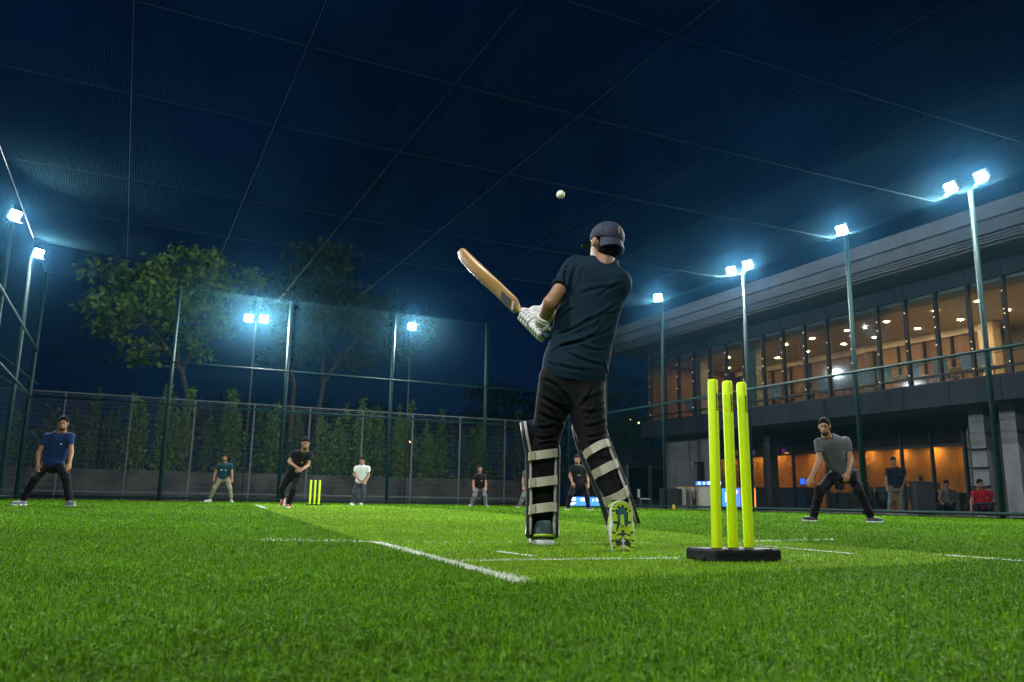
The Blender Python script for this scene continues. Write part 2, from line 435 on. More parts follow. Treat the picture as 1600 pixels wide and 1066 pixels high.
def wall_net(name, p0, p1, z1, bulge):
    p0 = np.array(p0); p1 = np.array(p1); ln = np.linalg.norm(p1 - p0); nrm = np.array([-(p1 - p0)[1], (p1 - p0)[0]]) / ln
    nu, nv = int(ln * 2), 16; pts, uvs = [], []
    for i in range(nu + 1):
        for j in range(nv + 1):
            s = i / nu; t = j / nv; q = p0 + (p1 - p0) * s + nrm * bulge * math.sin(math.pi * t) * (0.6 + 0.4 * math.sin(s * 37))
            pts.append((q[0], q[1], 0.1 + (z1 - 0.1) * t)); uvs.append((s * ln, (z1 - 0.1) * t))
    sheet(name, pts, uvs, nu, nv)
wall_net('right_side_net', (XR - 0.14, -8.5), (XR - 0.14, YF - 0.1), HT, 0.05)
wall_net('far_side_net', (XL + 0.1, YF - 0.13), (XR - 0.1, YF - 0.13), HT, 0.05)
wall_net('left_side_net', (XL + 0.14, -8.5), (XL + 0.14, YF - 0.1), 7.55, 0.05)
for x in ROPE_X[1:-1]:
    MB().tube([(x, y, roof_z(x, y) - 0.012) for y in np.linspace(-8, YF - 0.05, 60)], 0.0042, 5).build('rope', m_rope, net)
for y in ROPE_Y[:-1]:
    MB().tube([(x, y, roof_z(x, y) - 0.012) for x in np.linspace(XL + 0.05, XR - 0.05, 44)], 0.0042, 5).build('rope', m_rope, net)

# ------------------------------------------------------------------ floodlights: housing, bracket, lit face
LAMP = 6900.0
m_lit = mat_emit('floodlight_face', (0.93, 0.98, 0.97), LAMP)
m_house = mat('lamp_housing', (0.05, 0.055, 0.06), 0.4, 0.1, 10, metal=0.6)
def floodlight(p, aim, label, w=0.31, h=0.235, stem=None, gain=None, group='floodlights round the cage'):
    p = np.asarray(p, float); aim = np.asarray(aim, float)
    d = aim - p; d /= np.linalg.norm(d); s = np.cross(d, UP); s /= np.linalg.norm(s); u = np.cross(s, d)
    root = empty('floodlight', p, label, 'floodlight', group)
    MB().obox(p - d * 0.05, s * w / 2, d * 0.045, u * h / 2).build('housing', m_house, root)
    fins = MB()
    for k in range(7): fins.obox(p - d * 0.12 + s * (k - 3) * w / 8, s * 0.006, d * 0.03, u * h * 0.42)
    fins.build('cooling_fins', m_house, root)
    MB().quad(*[p + d * 0.002 + s * a * (w / 2 - 0.02) + u * b * (h / 2 - 0.02) for a, b in ((-1, -1), (1, -1), (1, 1), (-1, 1))]).build('lit_face', gain or m_lit, root)
    MB().obox(p - u * (h / 2 + 0.006) + d * 0.085, s * (w / 2 + 0.01), d * 0.085, u * 0.005).build('added_shield', m_house, root)  # plate added under the face to keep lamp light off its own post
    br = MB()
    br.tube([p - d * 0.06 - s * (w / 2 + 0.01), p - d * 0.06 - s * (w / 2 + 0.01) - UP * h * 0.62, p - d * 0.06 + s * (w / 2 + 0.01) - UP * h * 0.62, p - d * 0.06 + s * (w / 2 + 0.01)], 0.012, 6)
    if stem is not None: br.tube([p - d * 0.06 - UP * h * 0.62, stem], 0.018, 6)
    br.build('bracket', m_house, root)
    return root
def lamp_at_post(x, y, z, n, label, aim):
    d = np.array(aim, float) - (x, y, z); d[2] = 0; d /= np.linalg.norm(d); s = np.cross(d, UP)
    inward = np.array([-0.16 if x > 5 else 0.16, 0, 0])
    for k in range(n):
        off = (k - (n - 1) / 2) * 0.82
        lb = label if n == 1 else label + (', near one of the pair', ', farther one of the pair')[k]
        floodlight(np.array([x, y, z]) + inward + np.array([0, off, 0]), aim, lb, stem=(x, y, z - 0.22))
AIM = (6.5, 13.0, 0.0)
lamp_at_post(XR, 12.2, 8.28, 2, 'bright floodlight atop the tallest right hand post', AIM)
lamp_at_post(XR, 16.1, 8.22, 1, 'bright single floodlight on the second right hand post', AIM)
lamp_at_post(XR, 20.5, 8.20, 2, 'bright floodlight on the third right hand post', (6.5, 16, 0))
lamp_at_post(XR, 25.2, 8.20, 1, 'bright single floodlight beside the end of the building roof', (6.5, 18, 0))
lamp_at_post(XR, 8.0, 8.25, 1, 'bright single floodlight on the right row nearest the camera', AIM)
lamp_at_post(XL, 28.2, 7.62, 1, 'bright floodlight on the second left post by the corner', (6.5, 16, 0))
lamp_at_post(XL, 22.6, 7.05, 1, 'bright floodlight cut by the left edge of view', AIM)
lamp_at_post(XR, -0.4, 8.25, 1, 'single floodlight on the right fence behind the camera', (6, 12, 0))
lamp_at_post(XL, -3.7, 8.2, 1, 'single floodlight on the last left post behind the camera', (6, 12, 0))
lamp_at_post(XL, 5.1, 8.2, 1, 'single floodlight on the left side fence behind the camera', (6, 9, 0))
m_dpole = mat('dark_pole', (0.03, 0.035, 0.035), 0.6, 0.1, 8)
for (xs, Y, lab) in (((on_y(389, 497, 33.6), on_y(412.5, 498, 33.6)), 33.6, 'white twin floodlight seen against the leafy trees'), ((on_y(644, 510, 33.6),), 33.6, 'white single floodlight beyond the far fence')):
    c = sum(xs) / len(xs)
    o = MB().tube([(c[0], Y + 0.16, 0), (c[0], Y + 0.16, c[2] + 0.15)], 0.032, 8).build('lamp_pole', m_dpole, None, True)
    tag(o, 'slim dark pole carrying the ' + lab, 'lamp pole')
    for k, q in enumerate(xs):
        floodlight(q, (6, 12, 0.5), lab + ('' if len(xs) == 1 else (', left lamp', ', right lamp')[k]), 0.34, 0.26, (c[0], Y + 0.16, c[2] - 0.05))
# ------------------------------------------------------------------ mesh fence, low wall behind the cage
m_grey_metal = mat('galvanised', (0.10, 0.115, 0.125), 0.55, 0.2, 8, metal=0.2)
m_wall = mat('stained_concrete', (0.052, 0.049, 0.047), 0.9, 0.7, 1.3, 0.5, 12)
YM = 33.35
fence = empty('mesh_fence', (7.6, YM, 0), 'grey welded wire mesh fence behind the far cage posts', 'fence')
fx0, fx1, fh = XL - 1.4, 18.2, 3.86
fposts = list(np.arange(-4.4, 18.3, 2.22))
for x in fposts: MB().box(x - 0.028, x + 0.028, YM - 0.025, YM + 0.025, 0, fh + 0.03).build('post', m_grey_metal, fence)
MB().box(fx0, fx1, YM - 0.062, YM - 0.028, fh - 0.03, fh + 0.012).build('top_rail', m_grey_metal, fence)
MB().box(fx0, fx1, YM - 0.062, YM - 0.028, 0.28, 0.33).build('bottom_rail', m_grey_metal, fence)
for a, b in zip(fposts[:-1], fposts[1:]):
    w = MB()
    for z in np.arange(0.35, fh - 0.05, 0.19):
        w.tube([(a + 0.03, YM, z), ((a + b) / 2, YM + random.uniform(-0.02, 0.02), z), (b - 0.03, YM, z)], 0.0048, 4, False)
    for x in np.arange(a + 0.06, b - 0.03, 0.075):
        w.tube([(x, YM + 0.011, 0.3), (x, YM + 0.011, fh - 0.03)], 0.0028, 3, False)
    w.build('wire_panel', m_grey_metal, fence)
lw = MB().box(-14, 18.6, 34.0, 34.2, -0.05, 1.12, 0.02).build('low_wall', m_wall)
tag(lw, 'low stained concrete wall behind the grey mesh fence', 'wall')

# ------------------------------------------------------------------ the two-storey building on the right
m_roof = mat('roof_metal', (0.095, 0.118, 0.155), 0.55, 0.15, 1.5, 0.1, 8)
m_roof2 = mat('roof_metal_grooved', (0.10, 0.12, 0.15), 0.5, 0.12, 1.5)
m_panel = mat('cladding_panel', (0.022, 0.031, 0.042), 0.8, 0.22, 0.8, 0.08, 10, spec=0.15)
m_soffit = mat('soffit', (0.06, 0.055, 0.05), 0.8, 0.15, 2)
m_mull = mat('window_frame', (0.010, 0.013, 0.017), 0.5, 0.2, 8, spec=0.2)
m_plaster = mat('plaster', (0.55, 0.49, 0.40), 0.85, 0.06, 2)
m_ceil = mat('ceiling', (0.60, 0.52, 0.42), 0.9, 0.05, 1)
m_ceil2 = mat('bulkhead', (0.30, 0.34, 0.33), 0.9, 0.05, 1)
m_wood = mat('brown_panel', (0.17, 0.095, 0.05), 0.6, 0.25, 1.2)
m_orange = mat('ochre_wall', (0.42, 0.21, 0.05), 0.75, 0.18, 1.5, 0.5, 9)
m_floor = mat('floor_tile', (0.16, 0.14, 0.12), 0.4, 0.1, 2)
m_pale = mat('pale_render', (0.19, 0.20, 0.215), 0.85, 0.18, 1.2, 0.3, 10)
m_blackish = mat('black_trim', (0.014, 0.015, 0.017), 0.5, 0.2, 5)
m_glass = mat_glass('window_glass')
m_glass_d = mat_glass('dark_glass', (0.35, 0.38, 0.4), 0.12)
m_down = mat_emit('downlight', (1.0, 0.55, 0.19), 620.0)
m_down_o = mat_emit('downlight_amber', (1.0, 0.50, 0.12), 520.0)
m_bead = mat_emit('fairy_bead', (1.0, 0.72, 0.4), 3.2, 'NONE')
XF = 24.0
bld = empty('building', (XF, 20, 0), 'two storey glazed building with warm lit rooms and wide grey roof', 'building')
Y0, Y1 = 4.0, 34.1
# roof: layered eave
MB().box(21.95, 36, Y0, 36.2, 8.52, 8.98, 0.02).build('roof', m_roof, bld)
MB().box(22.10, 36, Y0, 36.0, 8.40, 8.515).build('roof_recess', m_roof2, bld)
MB().box(22.00, 36, Y0, 36.1, 8.10, 8.395, 0.02).build('roof_band', m_roof, bld)
for k, z in enumerate((8.065, 8.005, 7.945)): MB().box(22.14 + 0.07 * k, 36, Y0, 35.9 - 0.1 * k, z - 0.022, z + 0.022).build('roof_groove', m_roof2, bld)
MB().box(22.45, 36, Y0, 35.6, 7.85, 7.915).build('soffit', m_soffit, bld)
MS = 1.165
mulls = [Y1 - 0.35 - MS * k for k in range(26)]
for k in range(len(mulls) - 1):
    a, b = mulls[k], mulls[k + 1]
    MB().box(XF - 0.04, XF + 0.06, b + 0.008, a - 0.008, 7.33, 7.845, 0.006).build('fascia_panel', m_panel, bld)
    MB().box(XF + 0.02, XF + 0.032, b + 0.05, a - 0.05, 4.32, 7.32).build('window_pane', m_glass, bld)
for k, y in enumerate(mulls):
    MB().box(XF - 0.06, XF + 0.09, y - 0.05, y + 0.05, 4.30, 7.325).build('mullion', m_mull, bld)
    bd = MB()
    for z in np.arange(4.7, 7.0, 0.43):
        if random.random() < 0.6: bd.ball((XF - 0.075, y + random.uniform(-0.04, 0.04), z + random.uniform(-0.15, 0.15)), 0.016, 6, 4)
    if bd.v: bd.build('fairy_lights', m_bead, bld)
MB().box(XF - 0.075, XF + 0.10, Y0, Y1 - 0.02, 4.22, 4.298).build('sill', m_mull, bld)
MB().box(XF - 0.05, XF + 0.07, Y0, Y1 - 0.02, 4.50, 4.56).build('transom', m_mull, bld)
ys = list(np.arange(Y1 + 0.12, Y0, -1.72))
for a, b in zip(ys[:-1], ys[1:]):
    MB().box(XF - 0.28, XF - 0.10, b + 0.007, a - 0.007, 3.46, 4.215, 0.006).build('slab_panel', m_panel, bld)
MB().box(XF - 0.098, 35, Y0, Y1, 3.50, 4.21).build('floor_slab', m_soffit, bld)
MB().box(XF + 0.1, 31.4, Y0, Y1 - 0.1, 4.215, 4.235).build('upper_floor', m_floor, bld)
MB().box(XF + 1.0, 31.4, Y0, Y1 - 0.1, 7.30, 7.36).build('ceiling', m_ceil, bld)
MB().box(XF + 0.1, XF + 0.995, Y0, Y1 - 0.1, 7.24, 7.34).build('bulkhead', m_ceil2, bld)
MB().box(31.4, 31.6, Y0, Y1, 4.21, 7.8).build('back_wall', m_plaster, bld)
MB().box(XF + 0.1, 31.5, Y1 - 0.1, Y1, 4.22, 7.8).build('end_wall', m_wood, bld)
# inner partition of brown panels and dark frames
for k in range(11):
    y = 33.4 - 1.25 * k
    MB().box(29.6, 29.66, y - 1.2, y - 0.02, 4.24, 7.0).build('inner_panel', m_wood, bld)
    MB().box(29.5, 29.58, y - 0.05, y + 0.04, 4.24, 7.1).build('inner_frame', m_mull, bld)
MB().box(29.3, 29.75, 19.0, 19.6, 4.24, 7.30).build('pilaster', m_plaster, bld)
MB().box(29.45, 29.7, 19.6, 33.6, 7.0, 7.295).build('inner_lintel', m_ceil, bld)
for y in (31.6, 27.7): MB().box(25.3, 25.75, y - 0.22, y + 0.22, 4.24, 7.29).build('column', m_ceil2, bld)
k = 0
for y in np.arange(32.4, 6, -1.9):
    for x in (26.2, 28.3):
        yy = y + (0.5 if x > 27 else 0) + random.uniform(-0.2, 0.2)
        dn = MB(); n = 8
        dn.add([(x + 0.10 * math.cos(2 * math.pi * i / n), yy + 0.10 * math.sin(2 * math.pi * i / n), 7.292) for i in range(n)], [tuple(range(n))[::-1]])
        dn.build('downlight', m_down, bld)
# rail inside the upper windows
MB().tube([(24.35, 6, 5.05), (24.35, 33.6, 5.05)], 0.018, 6).build('guard_rail', m_pale, bld)

# ground floor
XG = 26.9
MB().box(XG - 0.1, 35, Y0, Y1, 3.05, 3.49).build('ground_beam', m_soffit, bld)
MB().box(XG + 0.12, 32.5, 18.9, 32.3, -0.019, 0.002).build('ground_floor', m_floor, bld)
MB().box(XG + 0.12, 32.5, 18.9, 32.3, 2.90, 3.04).build('ground_ceiling', m_ceil, bld)
MB().box(32.5, 32.7, 18.9, 32.3, 0, 3.04).build('ochre_wall', m_orange, bld)
MB().box(XG + 0.1, 32.6, 32.3, 32.45, 0, 3.04).build('side_wall', m_orange, bld)
MB().box(XG + 0.1, 32.6, 18.74, 18.89, 0, 3.04).build('side_wall', m_plaster, bld)
gm = [32.2, 30.6, 28.9, 27.1, 25.2, 23.3, 21.5, 20.2, 18.9]
for a, b in zip(gm[:-1], gm[1:]):
    MB().box(XG, XG + 0.014, b + 0.05, a - 0.05, 0.08, 2.42).build('shop_pane', m_glass, bld)
    MB().box(XG, XG + 0.014, b + 0.05, a - 0.05, 2.52, 3.02).build('transom_pane', m_glass_d, bld)
for y in gm: MB().box(XG - 0.06, XG + 0.07, y - 0.045, y + 0.045, 0, 3.045).build('shop_mullion', m_mull, bld)
MB().box(XG - 0.045, XG + 0.055, 18.9, 32.2, 2.425, 2.515).build('shop_transom', m_mull, bld)
MB().box(25.35, 25.8, 26.9, 27.3, -0.02, 3.495).build('dark_column', m_blackish, bld)
MB().box(XG + 0.0, 35, Y0, 18.73, -0.02, 3.045).build('dark_wing', m_soffit, bld)
for yy in (17.15, 16.1): MB().box(25.1, 25.7, yy - 0.26, yy + 0.26, -0.02, 3.495).build('pale_column', m_pale, bld)
for z in (0.9, 1.5, 2.1): MB().box(24.95, 25.098, 16.85, 17.45, z, z + 0.05).build('column_shelf', m_mull, bld)
MB().box(25.0, 25.3, 30.05, 30.9, -0.02, 3.495).build('grey_wall', m_pale, bld)
MB().box(25.0, 25.3, 31.75, Y1, -0.02, 3.495).build('grey_wall', m_pale, bld)
MB().box(25.0, 25.3, 30.9, 31.75, 2.2, 3.495).build('door_head', m_pale, bld)
MB().box(25.22, 25.27, 30.92, 31.73, -0.02, 2.19).build('door', m_blackish, bld)
MB().box(25.302, 34, 32.5, Y1, -0.02, 3.49).build('service_core', m_soffit, bld)
for yy in np.arange(31.2, 19.2, -1.75):
    n = 8; x = 32.15
    dn = MB(); dn.add([(x + 0.08 * math.cos(2 * math.pi * i / n), yy + 0.08 * math.sin(2 * math.pi * i / n), 2.892) for i in range(n)], [tuple(range(n))[::-1]])
    dn.build('downlight', m_down_o, bld)
for x in (27.7, 28.9, 30.1, 31.2):
    n = 8; dn = MB(); dn.add([(x + 0.08 * math.cos(2 * math.pi * i / n), 31.95 + 0.08 * math.sin(2 * math.pi * i / n), 2.892) for i in range(n)], [tuple(range(n))[::-1]])
    dn.build('downlight', m_down_o, bld)
# purple and red lit panels in the transom band
for (px0, px1, py0, py1, c, s) in ((1171, 1179, 705, 711, (0.45, 0.25, 1), 1.2), (1198, 1206, 705, 709, (0.9, 0.2, 0.5), 0.8), (1207, 1215, 700, 706, (0.6, 0.15, 1), 1.4), (1222, 1227, 701, 706, (0.7, 0.1, 1), 1.6), (1150, 1160, 703, 711, (1, 0.4, 0.08), 1.2), (1232, 1246, 693, 697, (0.9, 0.12, 0.15), 0.3)):
    a = on_x(px0, py1, XG + 0.5); b = on_x(px1, py0, XG + 0.5)
    MB().box(XG + 0.48, XG + 0.5, b[1], a[1], a[2], b[2]).build('lit_panel', mat_emit('lit_panel', c, s * 2, 'NONE'), bld)
# low annex left of the building
anx = empty('annex', (27, 37.5, 0), 'low dark grey annex with two dark window bays beside the building', 'annex')
MB().box(24.2, 34, 36.6, 42, 2.25, 3.15, 0.02).build('parapet', m_panel, anx)
MB().box(24.5, 34, 36.9, 41.8, -0.02, 2.245).build('wall', m_soffit, anx)
for (a, b) in ((24.6, 25.9), (26.1, 27.5)): MB().box(a, b, 36.83, 36.86, 0.4, 2.1).build('window', m_glass_d, anx)
for x in (24.45, 25.95, 27.55): MB().box(x, x + 0.12, 36.72, 36.88, -0.02, 2.24).build('pier', m_pale, anx)
# ------------------------------------------------------------------ vegetation
def leaf_mat(name, rgb, var=0.35):
    m, nt, b = mat_base(name); N = nt.nodes; L = nt.links
    gi = N.new('ShaderNodeNewGeometry')
    mr = N.new('ShaderNodeMapRange'); mr.inputs[3].default_value = 1 - var; mr.inputs[4].default_value = 1 + var
    L.new(gi.outputs['Random Per Island'], mr.inputs[0])
    sc = N.new('ShaderNodeVectorMath'); sc.operation = 'SCALE'; sc.inputs[0].default_value = rgb
    L.new(mr.outputs[0], sc.inputs['Scale']); L.new(sc.outputs[0], b.inputs['Base Color'])
    b.inputs['Roughness'].default_value = 0.55; b.inputs['Specular IOR Level'].default_value = 0.3
    t = N.new('ShaderNodeBsdfTranslucent'); L.new(sc.outputs[0], t.inputs[0])
    mx = N.new('ShaderNodeMixShader'); mx.inputs[0].default_value = 0.35
    L.new(b.outputs[0], mx.inputs[1]); L.new(t.outputs[0], mx.inputs[2]); L.new(mx.outputs[0], N['Material Output'].inputs[0])
    return m
def leaves_mesh(P, size, up=0.35, rs=None, aspect=0.5):
    """folded diamond leaves at points P"""
    n = len(P); rs = rs or rng
    d = rs.normal(size=(n, 3)); d[:, 2] -= up; d /= np.linalg.norm(d, axis=1)[:, None]
    q = rs.normal(size=(n, 3)); s = np.cross(d, q); s /= np.linalg.norm(s, axis=1)[:, None]
    nn = np.cross(d, s)
    L = (size * rs.uniform(0.6, 1.3, n))[:, None]
    V = np.empty((n, 4, 3)); V[:, 0] = P; V[:, 1] = P + d * L * 0.5 + s * L * aspect * 0.5 + nn * L * 0.08; V[:, 2] = P + d * L; V[:, 3] = P + d * L * 0.5 - s * L * aspect * 0.5 + nn * L * 0.08
    F = np.arange(n)[:, None] * 4 + np.array([[0, 1, 2, 3]])
    return V.reshape(-1, 3), F
def leaves_obj(name, P, size, m, parent, up=0.35, aspect=0.5):
    V, F = leaves_mesh(np.asarray(P), size, up, None, aspect)
    n = len(F); me = bpy.data.meshes.new(name)
    me.vertices.add(len(V)); me.vertices.foreach_set('co', V.astype(np.float32).ravel())
    me.loops.add(n * 4); me.loops.foreach_set('vertex_index', F.astype(np.int32).ravel())
    me.polygons.add(n); me.polygons.foreach_set('loop_start', (np.arange(n) * 4).astype(np.int32)); me.polygons.foreach_set('loop_total', np.full(n, 4, np.int32))
    me.materials.append(m); me.update(); me.validate()
    return link(bpy.data.objects.new(name, me), parent)
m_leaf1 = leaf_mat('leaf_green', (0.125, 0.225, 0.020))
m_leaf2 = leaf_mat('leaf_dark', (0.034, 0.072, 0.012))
m_leaf3 = leaf_mat('leaf_bamboo', (0.100, 0.190, 0.020))
m_leaf4 = leaf_mat('leaf_bamboo_deep', (0.040, 0.092, 0.015))
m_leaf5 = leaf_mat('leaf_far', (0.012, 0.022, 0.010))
m_bark = mat('bark', (0.085, 0.070, 0.055), 0.9, 0.3, 6, 0.8, 20)
def tree(base, trunks, blobs, nleaf, size, m, label, cat='tree', name='tree', group=None, limbs=14, clump=0.42):
    root = empty(name, (base[0], base[1], 0), label, cat, group)
    tk = MB(); tips = []
    for pts, r in trunks:
        rr = np.linspace(r, r * 0.35, len(pts)); tk.tube(pts, rr, 8); tips.append(np.array(pts, float))
    blobs = [(np.array(c, float), np.array(r, float)) for c, r in blobs]
    P = []
    vol = np.array([r.prod() for c, r in blobs]); vol = vol / vol.sum()
    for (c, r), w in zip(blobs, vol):
        ncl = max(4, int(nleaf * w / 42))
        dirs = rng.normal(size=(ncl, 3)); dirs /= np.linalg.norm(dirs, axis=1)[:, None]
        cl = c + dirs * r * (rng.uniform(0.25, 1.0, ncl) ** 0.45)[:, None]
        for q in cl:
            n = int(rng.integers(18, 66)); P.append(q + rng.normal(size=(n, 3)) * clump * rng.uniform(0.5, 1.1) * np.array([1, 1, 0.6]))
        # limbs from the nearest trunk point to the clumps
        for q in cl[:: max(1, ncl // max(1, int(limbs * w * 3)))]:
            allp = np.concatenate(tips); k = np.argmin(np.linalg.norm(allp - q, axis=1) + 2.0 * np.maximum(0, allp[:, 2] - q[2] + 0.3)); a = allp[k]
            mid = (a + q) / 2 + np.array([0, 0, -0.12 * np.linalg.norm(q - a)]) + rng.normal(0, 0.12, 3)
            tk.tube([a, mid, q], [0.055, 0.035, 0.012], 5)
    tk.build('trunk', m_bark, root, True)
    leaves_obj('crown', np.concatenate(P), size, m, root, 0.5, 0.62)
    return root
t1 = lambda px, py: on_y(px, py, 38.0)
tree((2.3, 38, 0), [([(2.45, 38, -0.1), (2.4, 38, 2.5), t1(291, 615), t1(284, 580), t1(262, 545), t1(230, 505), t1(205, 480)], 0.16),
                    ([t1(284, 580), t1(300, 545), t1(310, 500), t1(318, 455), t1(330, 425)], 0.10), ([t1(280, 575), t1(276, 530), t1(268, 480), t1(262, 440)], 0.08)],
     [(t1(220, 455), (1.5, 1.3, 0.9)), (t1(275, 425), (1.3, 1.2, 0.9)), (t1(330, 430), (1.4, 1.2, 1.1)), (t1(375, 445), (0.9, 0.9, 0.6)), (t1(300, 500), (1.5, 1.3, 1.0)),
      (t1(175, 490), (1.1, 1.0, 1.0)), (t1(165, 425), (0.9, 0.9, 0.5)), (t1(225, 545), (0.8, 0.8, 0.7)), (t1(315, 545), (0.6, 0.6, 0.7)), (t1(290, 400), (0.8, 0.8, 0.4))],
     6200, 0.30, m_leaf1, 'broad green leafy tree behind the far fence on the left', clump=0.34, limbs=22)
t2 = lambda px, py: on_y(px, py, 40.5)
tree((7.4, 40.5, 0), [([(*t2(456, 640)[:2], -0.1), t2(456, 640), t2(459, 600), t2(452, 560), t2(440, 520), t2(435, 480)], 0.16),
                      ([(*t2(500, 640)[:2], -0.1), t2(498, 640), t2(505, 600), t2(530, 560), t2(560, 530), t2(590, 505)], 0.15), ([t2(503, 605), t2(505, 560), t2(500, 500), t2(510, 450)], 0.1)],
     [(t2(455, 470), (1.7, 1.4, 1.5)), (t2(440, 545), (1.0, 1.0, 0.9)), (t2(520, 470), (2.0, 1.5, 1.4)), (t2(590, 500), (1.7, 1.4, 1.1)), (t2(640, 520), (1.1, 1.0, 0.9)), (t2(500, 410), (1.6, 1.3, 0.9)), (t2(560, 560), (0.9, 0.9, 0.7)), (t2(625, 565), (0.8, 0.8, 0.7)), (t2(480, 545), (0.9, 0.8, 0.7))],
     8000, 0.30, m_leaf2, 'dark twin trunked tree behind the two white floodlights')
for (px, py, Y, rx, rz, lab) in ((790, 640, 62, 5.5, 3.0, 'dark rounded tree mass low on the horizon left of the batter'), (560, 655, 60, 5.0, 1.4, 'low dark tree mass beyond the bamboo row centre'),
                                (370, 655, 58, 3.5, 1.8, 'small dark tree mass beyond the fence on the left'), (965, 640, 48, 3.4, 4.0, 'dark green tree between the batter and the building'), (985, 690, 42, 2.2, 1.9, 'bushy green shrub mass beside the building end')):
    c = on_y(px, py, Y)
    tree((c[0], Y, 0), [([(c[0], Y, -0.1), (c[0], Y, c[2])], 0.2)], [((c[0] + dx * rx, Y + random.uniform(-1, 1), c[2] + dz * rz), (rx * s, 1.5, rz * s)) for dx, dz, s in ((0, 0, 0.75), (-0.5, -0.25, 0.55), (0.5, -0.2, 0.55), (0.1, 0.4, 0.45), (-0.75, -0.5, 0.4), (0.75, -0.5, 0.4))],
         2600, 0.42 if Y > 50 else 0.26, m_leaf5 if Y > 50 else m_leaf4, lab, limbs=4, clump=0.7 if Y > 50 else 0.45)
# row of tall bamboo-like plants along the low wall
def bamboo(px, ptop, Y, m, label, lean=0.0, dens=1.0):
    top = on_y(px, ptop, Y); x, h = top[0], top[2]
    root = empty('bamboo', (x, Y, 0), label, 'bamboo', 'leafy bamboo row behind the mesh fence')
    st = MB(); P = []
    ns = 5
    for k in range(ns):
        bx = x + random.uniform(-0.28, 0.28); by = Y + random.uniform(-0.2, 0.2); hh = h * random.uniform(0.72, 1.0) if k else h
        tx = (x if k == 0 else bx + random.uniform(-0.35, 0.35)) + lean * (1 if k == 0 else 0.5)
        pts = [np.array([bx + (tx - bx) * t ** 1.6 , by, hh * t]) for t in np.linspace(0, 1, 6)]
        st.tube(pts, [0.022, 0.02, 0.018, 0.014, 0.009, 0.004], 5)
        n = int(190 * dens * hh / 4)
        t = rng.uniform(0.22, 1.0, n) ** 0.85
        w = (0.09 + 0.26 * np.sin(np.pi * np.clip(t, 0, 1) ** 0.8)) * (1.02 - t * 0.55)
        base = np.array([bx, by, 0]) + np.stack([(tx - bx) * t ** 1.6, 0 * t, hh * t], 1)
        P.append(base + rng.normal(size=(n, 3)) * w[:, None] * np.array([0.8, 0.7, 0.35]))
    st.build('stem', m_bark, root, True)
    leaves_obj('foliage', np.concatenate(P), 0.20, m, root, 0.5, 0.36)
BAM = [(30, 640, 1, 0, 'at the far left corner'), (82, 632, 1, 0, 'behind the left crouching fielder'), (122, 640, 1, 0, 'just right of the left crouching fielder'), (157, 603, 1, 0, 'thin and tall left of the leaning branch'), (188, 632, 1, 0, 'third along from the left fielder'), (216, 617, 0, 0, 'left of the leaning yellow branch'), (262, 598, 0, 0, 'tallest and beside the green post'),
       (285, 603, 0, 0.45, 'with a yellow branch leaning to the right'), (330, 645, 1, 0, 'over the teal shirted fielder'), (367, 606, 0, 0, 'pointed and standing above the fence rail'), (405, 640, 1, 0, 'left of the bowler'), (432, 632, 0, 0, 'right beside the second green post'), (470, 640, 1, 0, 'behind the head of the bowler'), (505, 655, 0, 0, 'above the far stumps'),
       (543, 634, 0, 0, 'left of the white shirted fielder'), (567, 622, 0, 0, 'pointed and tall behind the white shirt'), (591, 636, 0, 0, 'right of the white shirted fielder'), (622, 652, 0, 0, 'next to the third green post'), (636, 626, 0, 0.3, 'with leafy tip leaning right'), (664, 662, 0, 0, 'short and bright in mid fence'),
       (690, 640, 0, 0, 'pointed in the middle of the fence'), (720, 668, 1, 0, 'left of the crouching black shirt fielder'), (752, 665, 0, 0, 'behind the crouching black shirt fielder'), (778, 668, 1, 0, 'right of the fourth green post'), (812, 640, 1, 0, 'pointed beside the pad of the batter'), (845, 668, 1, 0, 'behind the legs of the batter'), (885, 672, 1, 0, 'between the legs of the batter'), (935, 672, 1, 0, 'right of the legs of the batter')]
for (px, pt, dk, ln, lab) in BAM:
    bamboo(px, pt, 34.7 + random.uniform(-0.15, 0.25), m_leaf4 if dk else m_leaf3, 'leafy green bamboo clump ' + lab, ln, 0.8 if dk else 1.15)
# tiny warm lamps glimpsed through the leaves
m_far_lamp = mat_emit('far_lamp', (1.0, 0.5, 0.2), 9.0, 'NONE')
for (px, py, Y, lab) in ((143, 688, 36.2, 'tiny warm lamp behind the fence by the left fielder'), (641, 690, 36.2, 'tiny warm lamp glowing behind the mid fence'), (985, 655, 46.5, 'tiny amber lamp in the dark trees by the building'), (998, 661, 46.5, 'second tiny amber lamp close to the building corner')):
    c = on_y(px, py, Y)
    root = empty('garden_lamp', (c[0], Y, 0), lab, 'lamp')
    MB().ball(c, 0.06, 10, 6).build('bulb', m_far_lamp, root)
    MB().tube([(c[0], Y, -0.05), (c[0], Y, c[2] - 0.05)], 0.02, 6).build('post', m_dpole, root)
    MB().tube([c + (0, 0, 0.05), c + (0, 0, 0.09)], [0.1, 0.03], 8).build('cap', m_dpole, root)
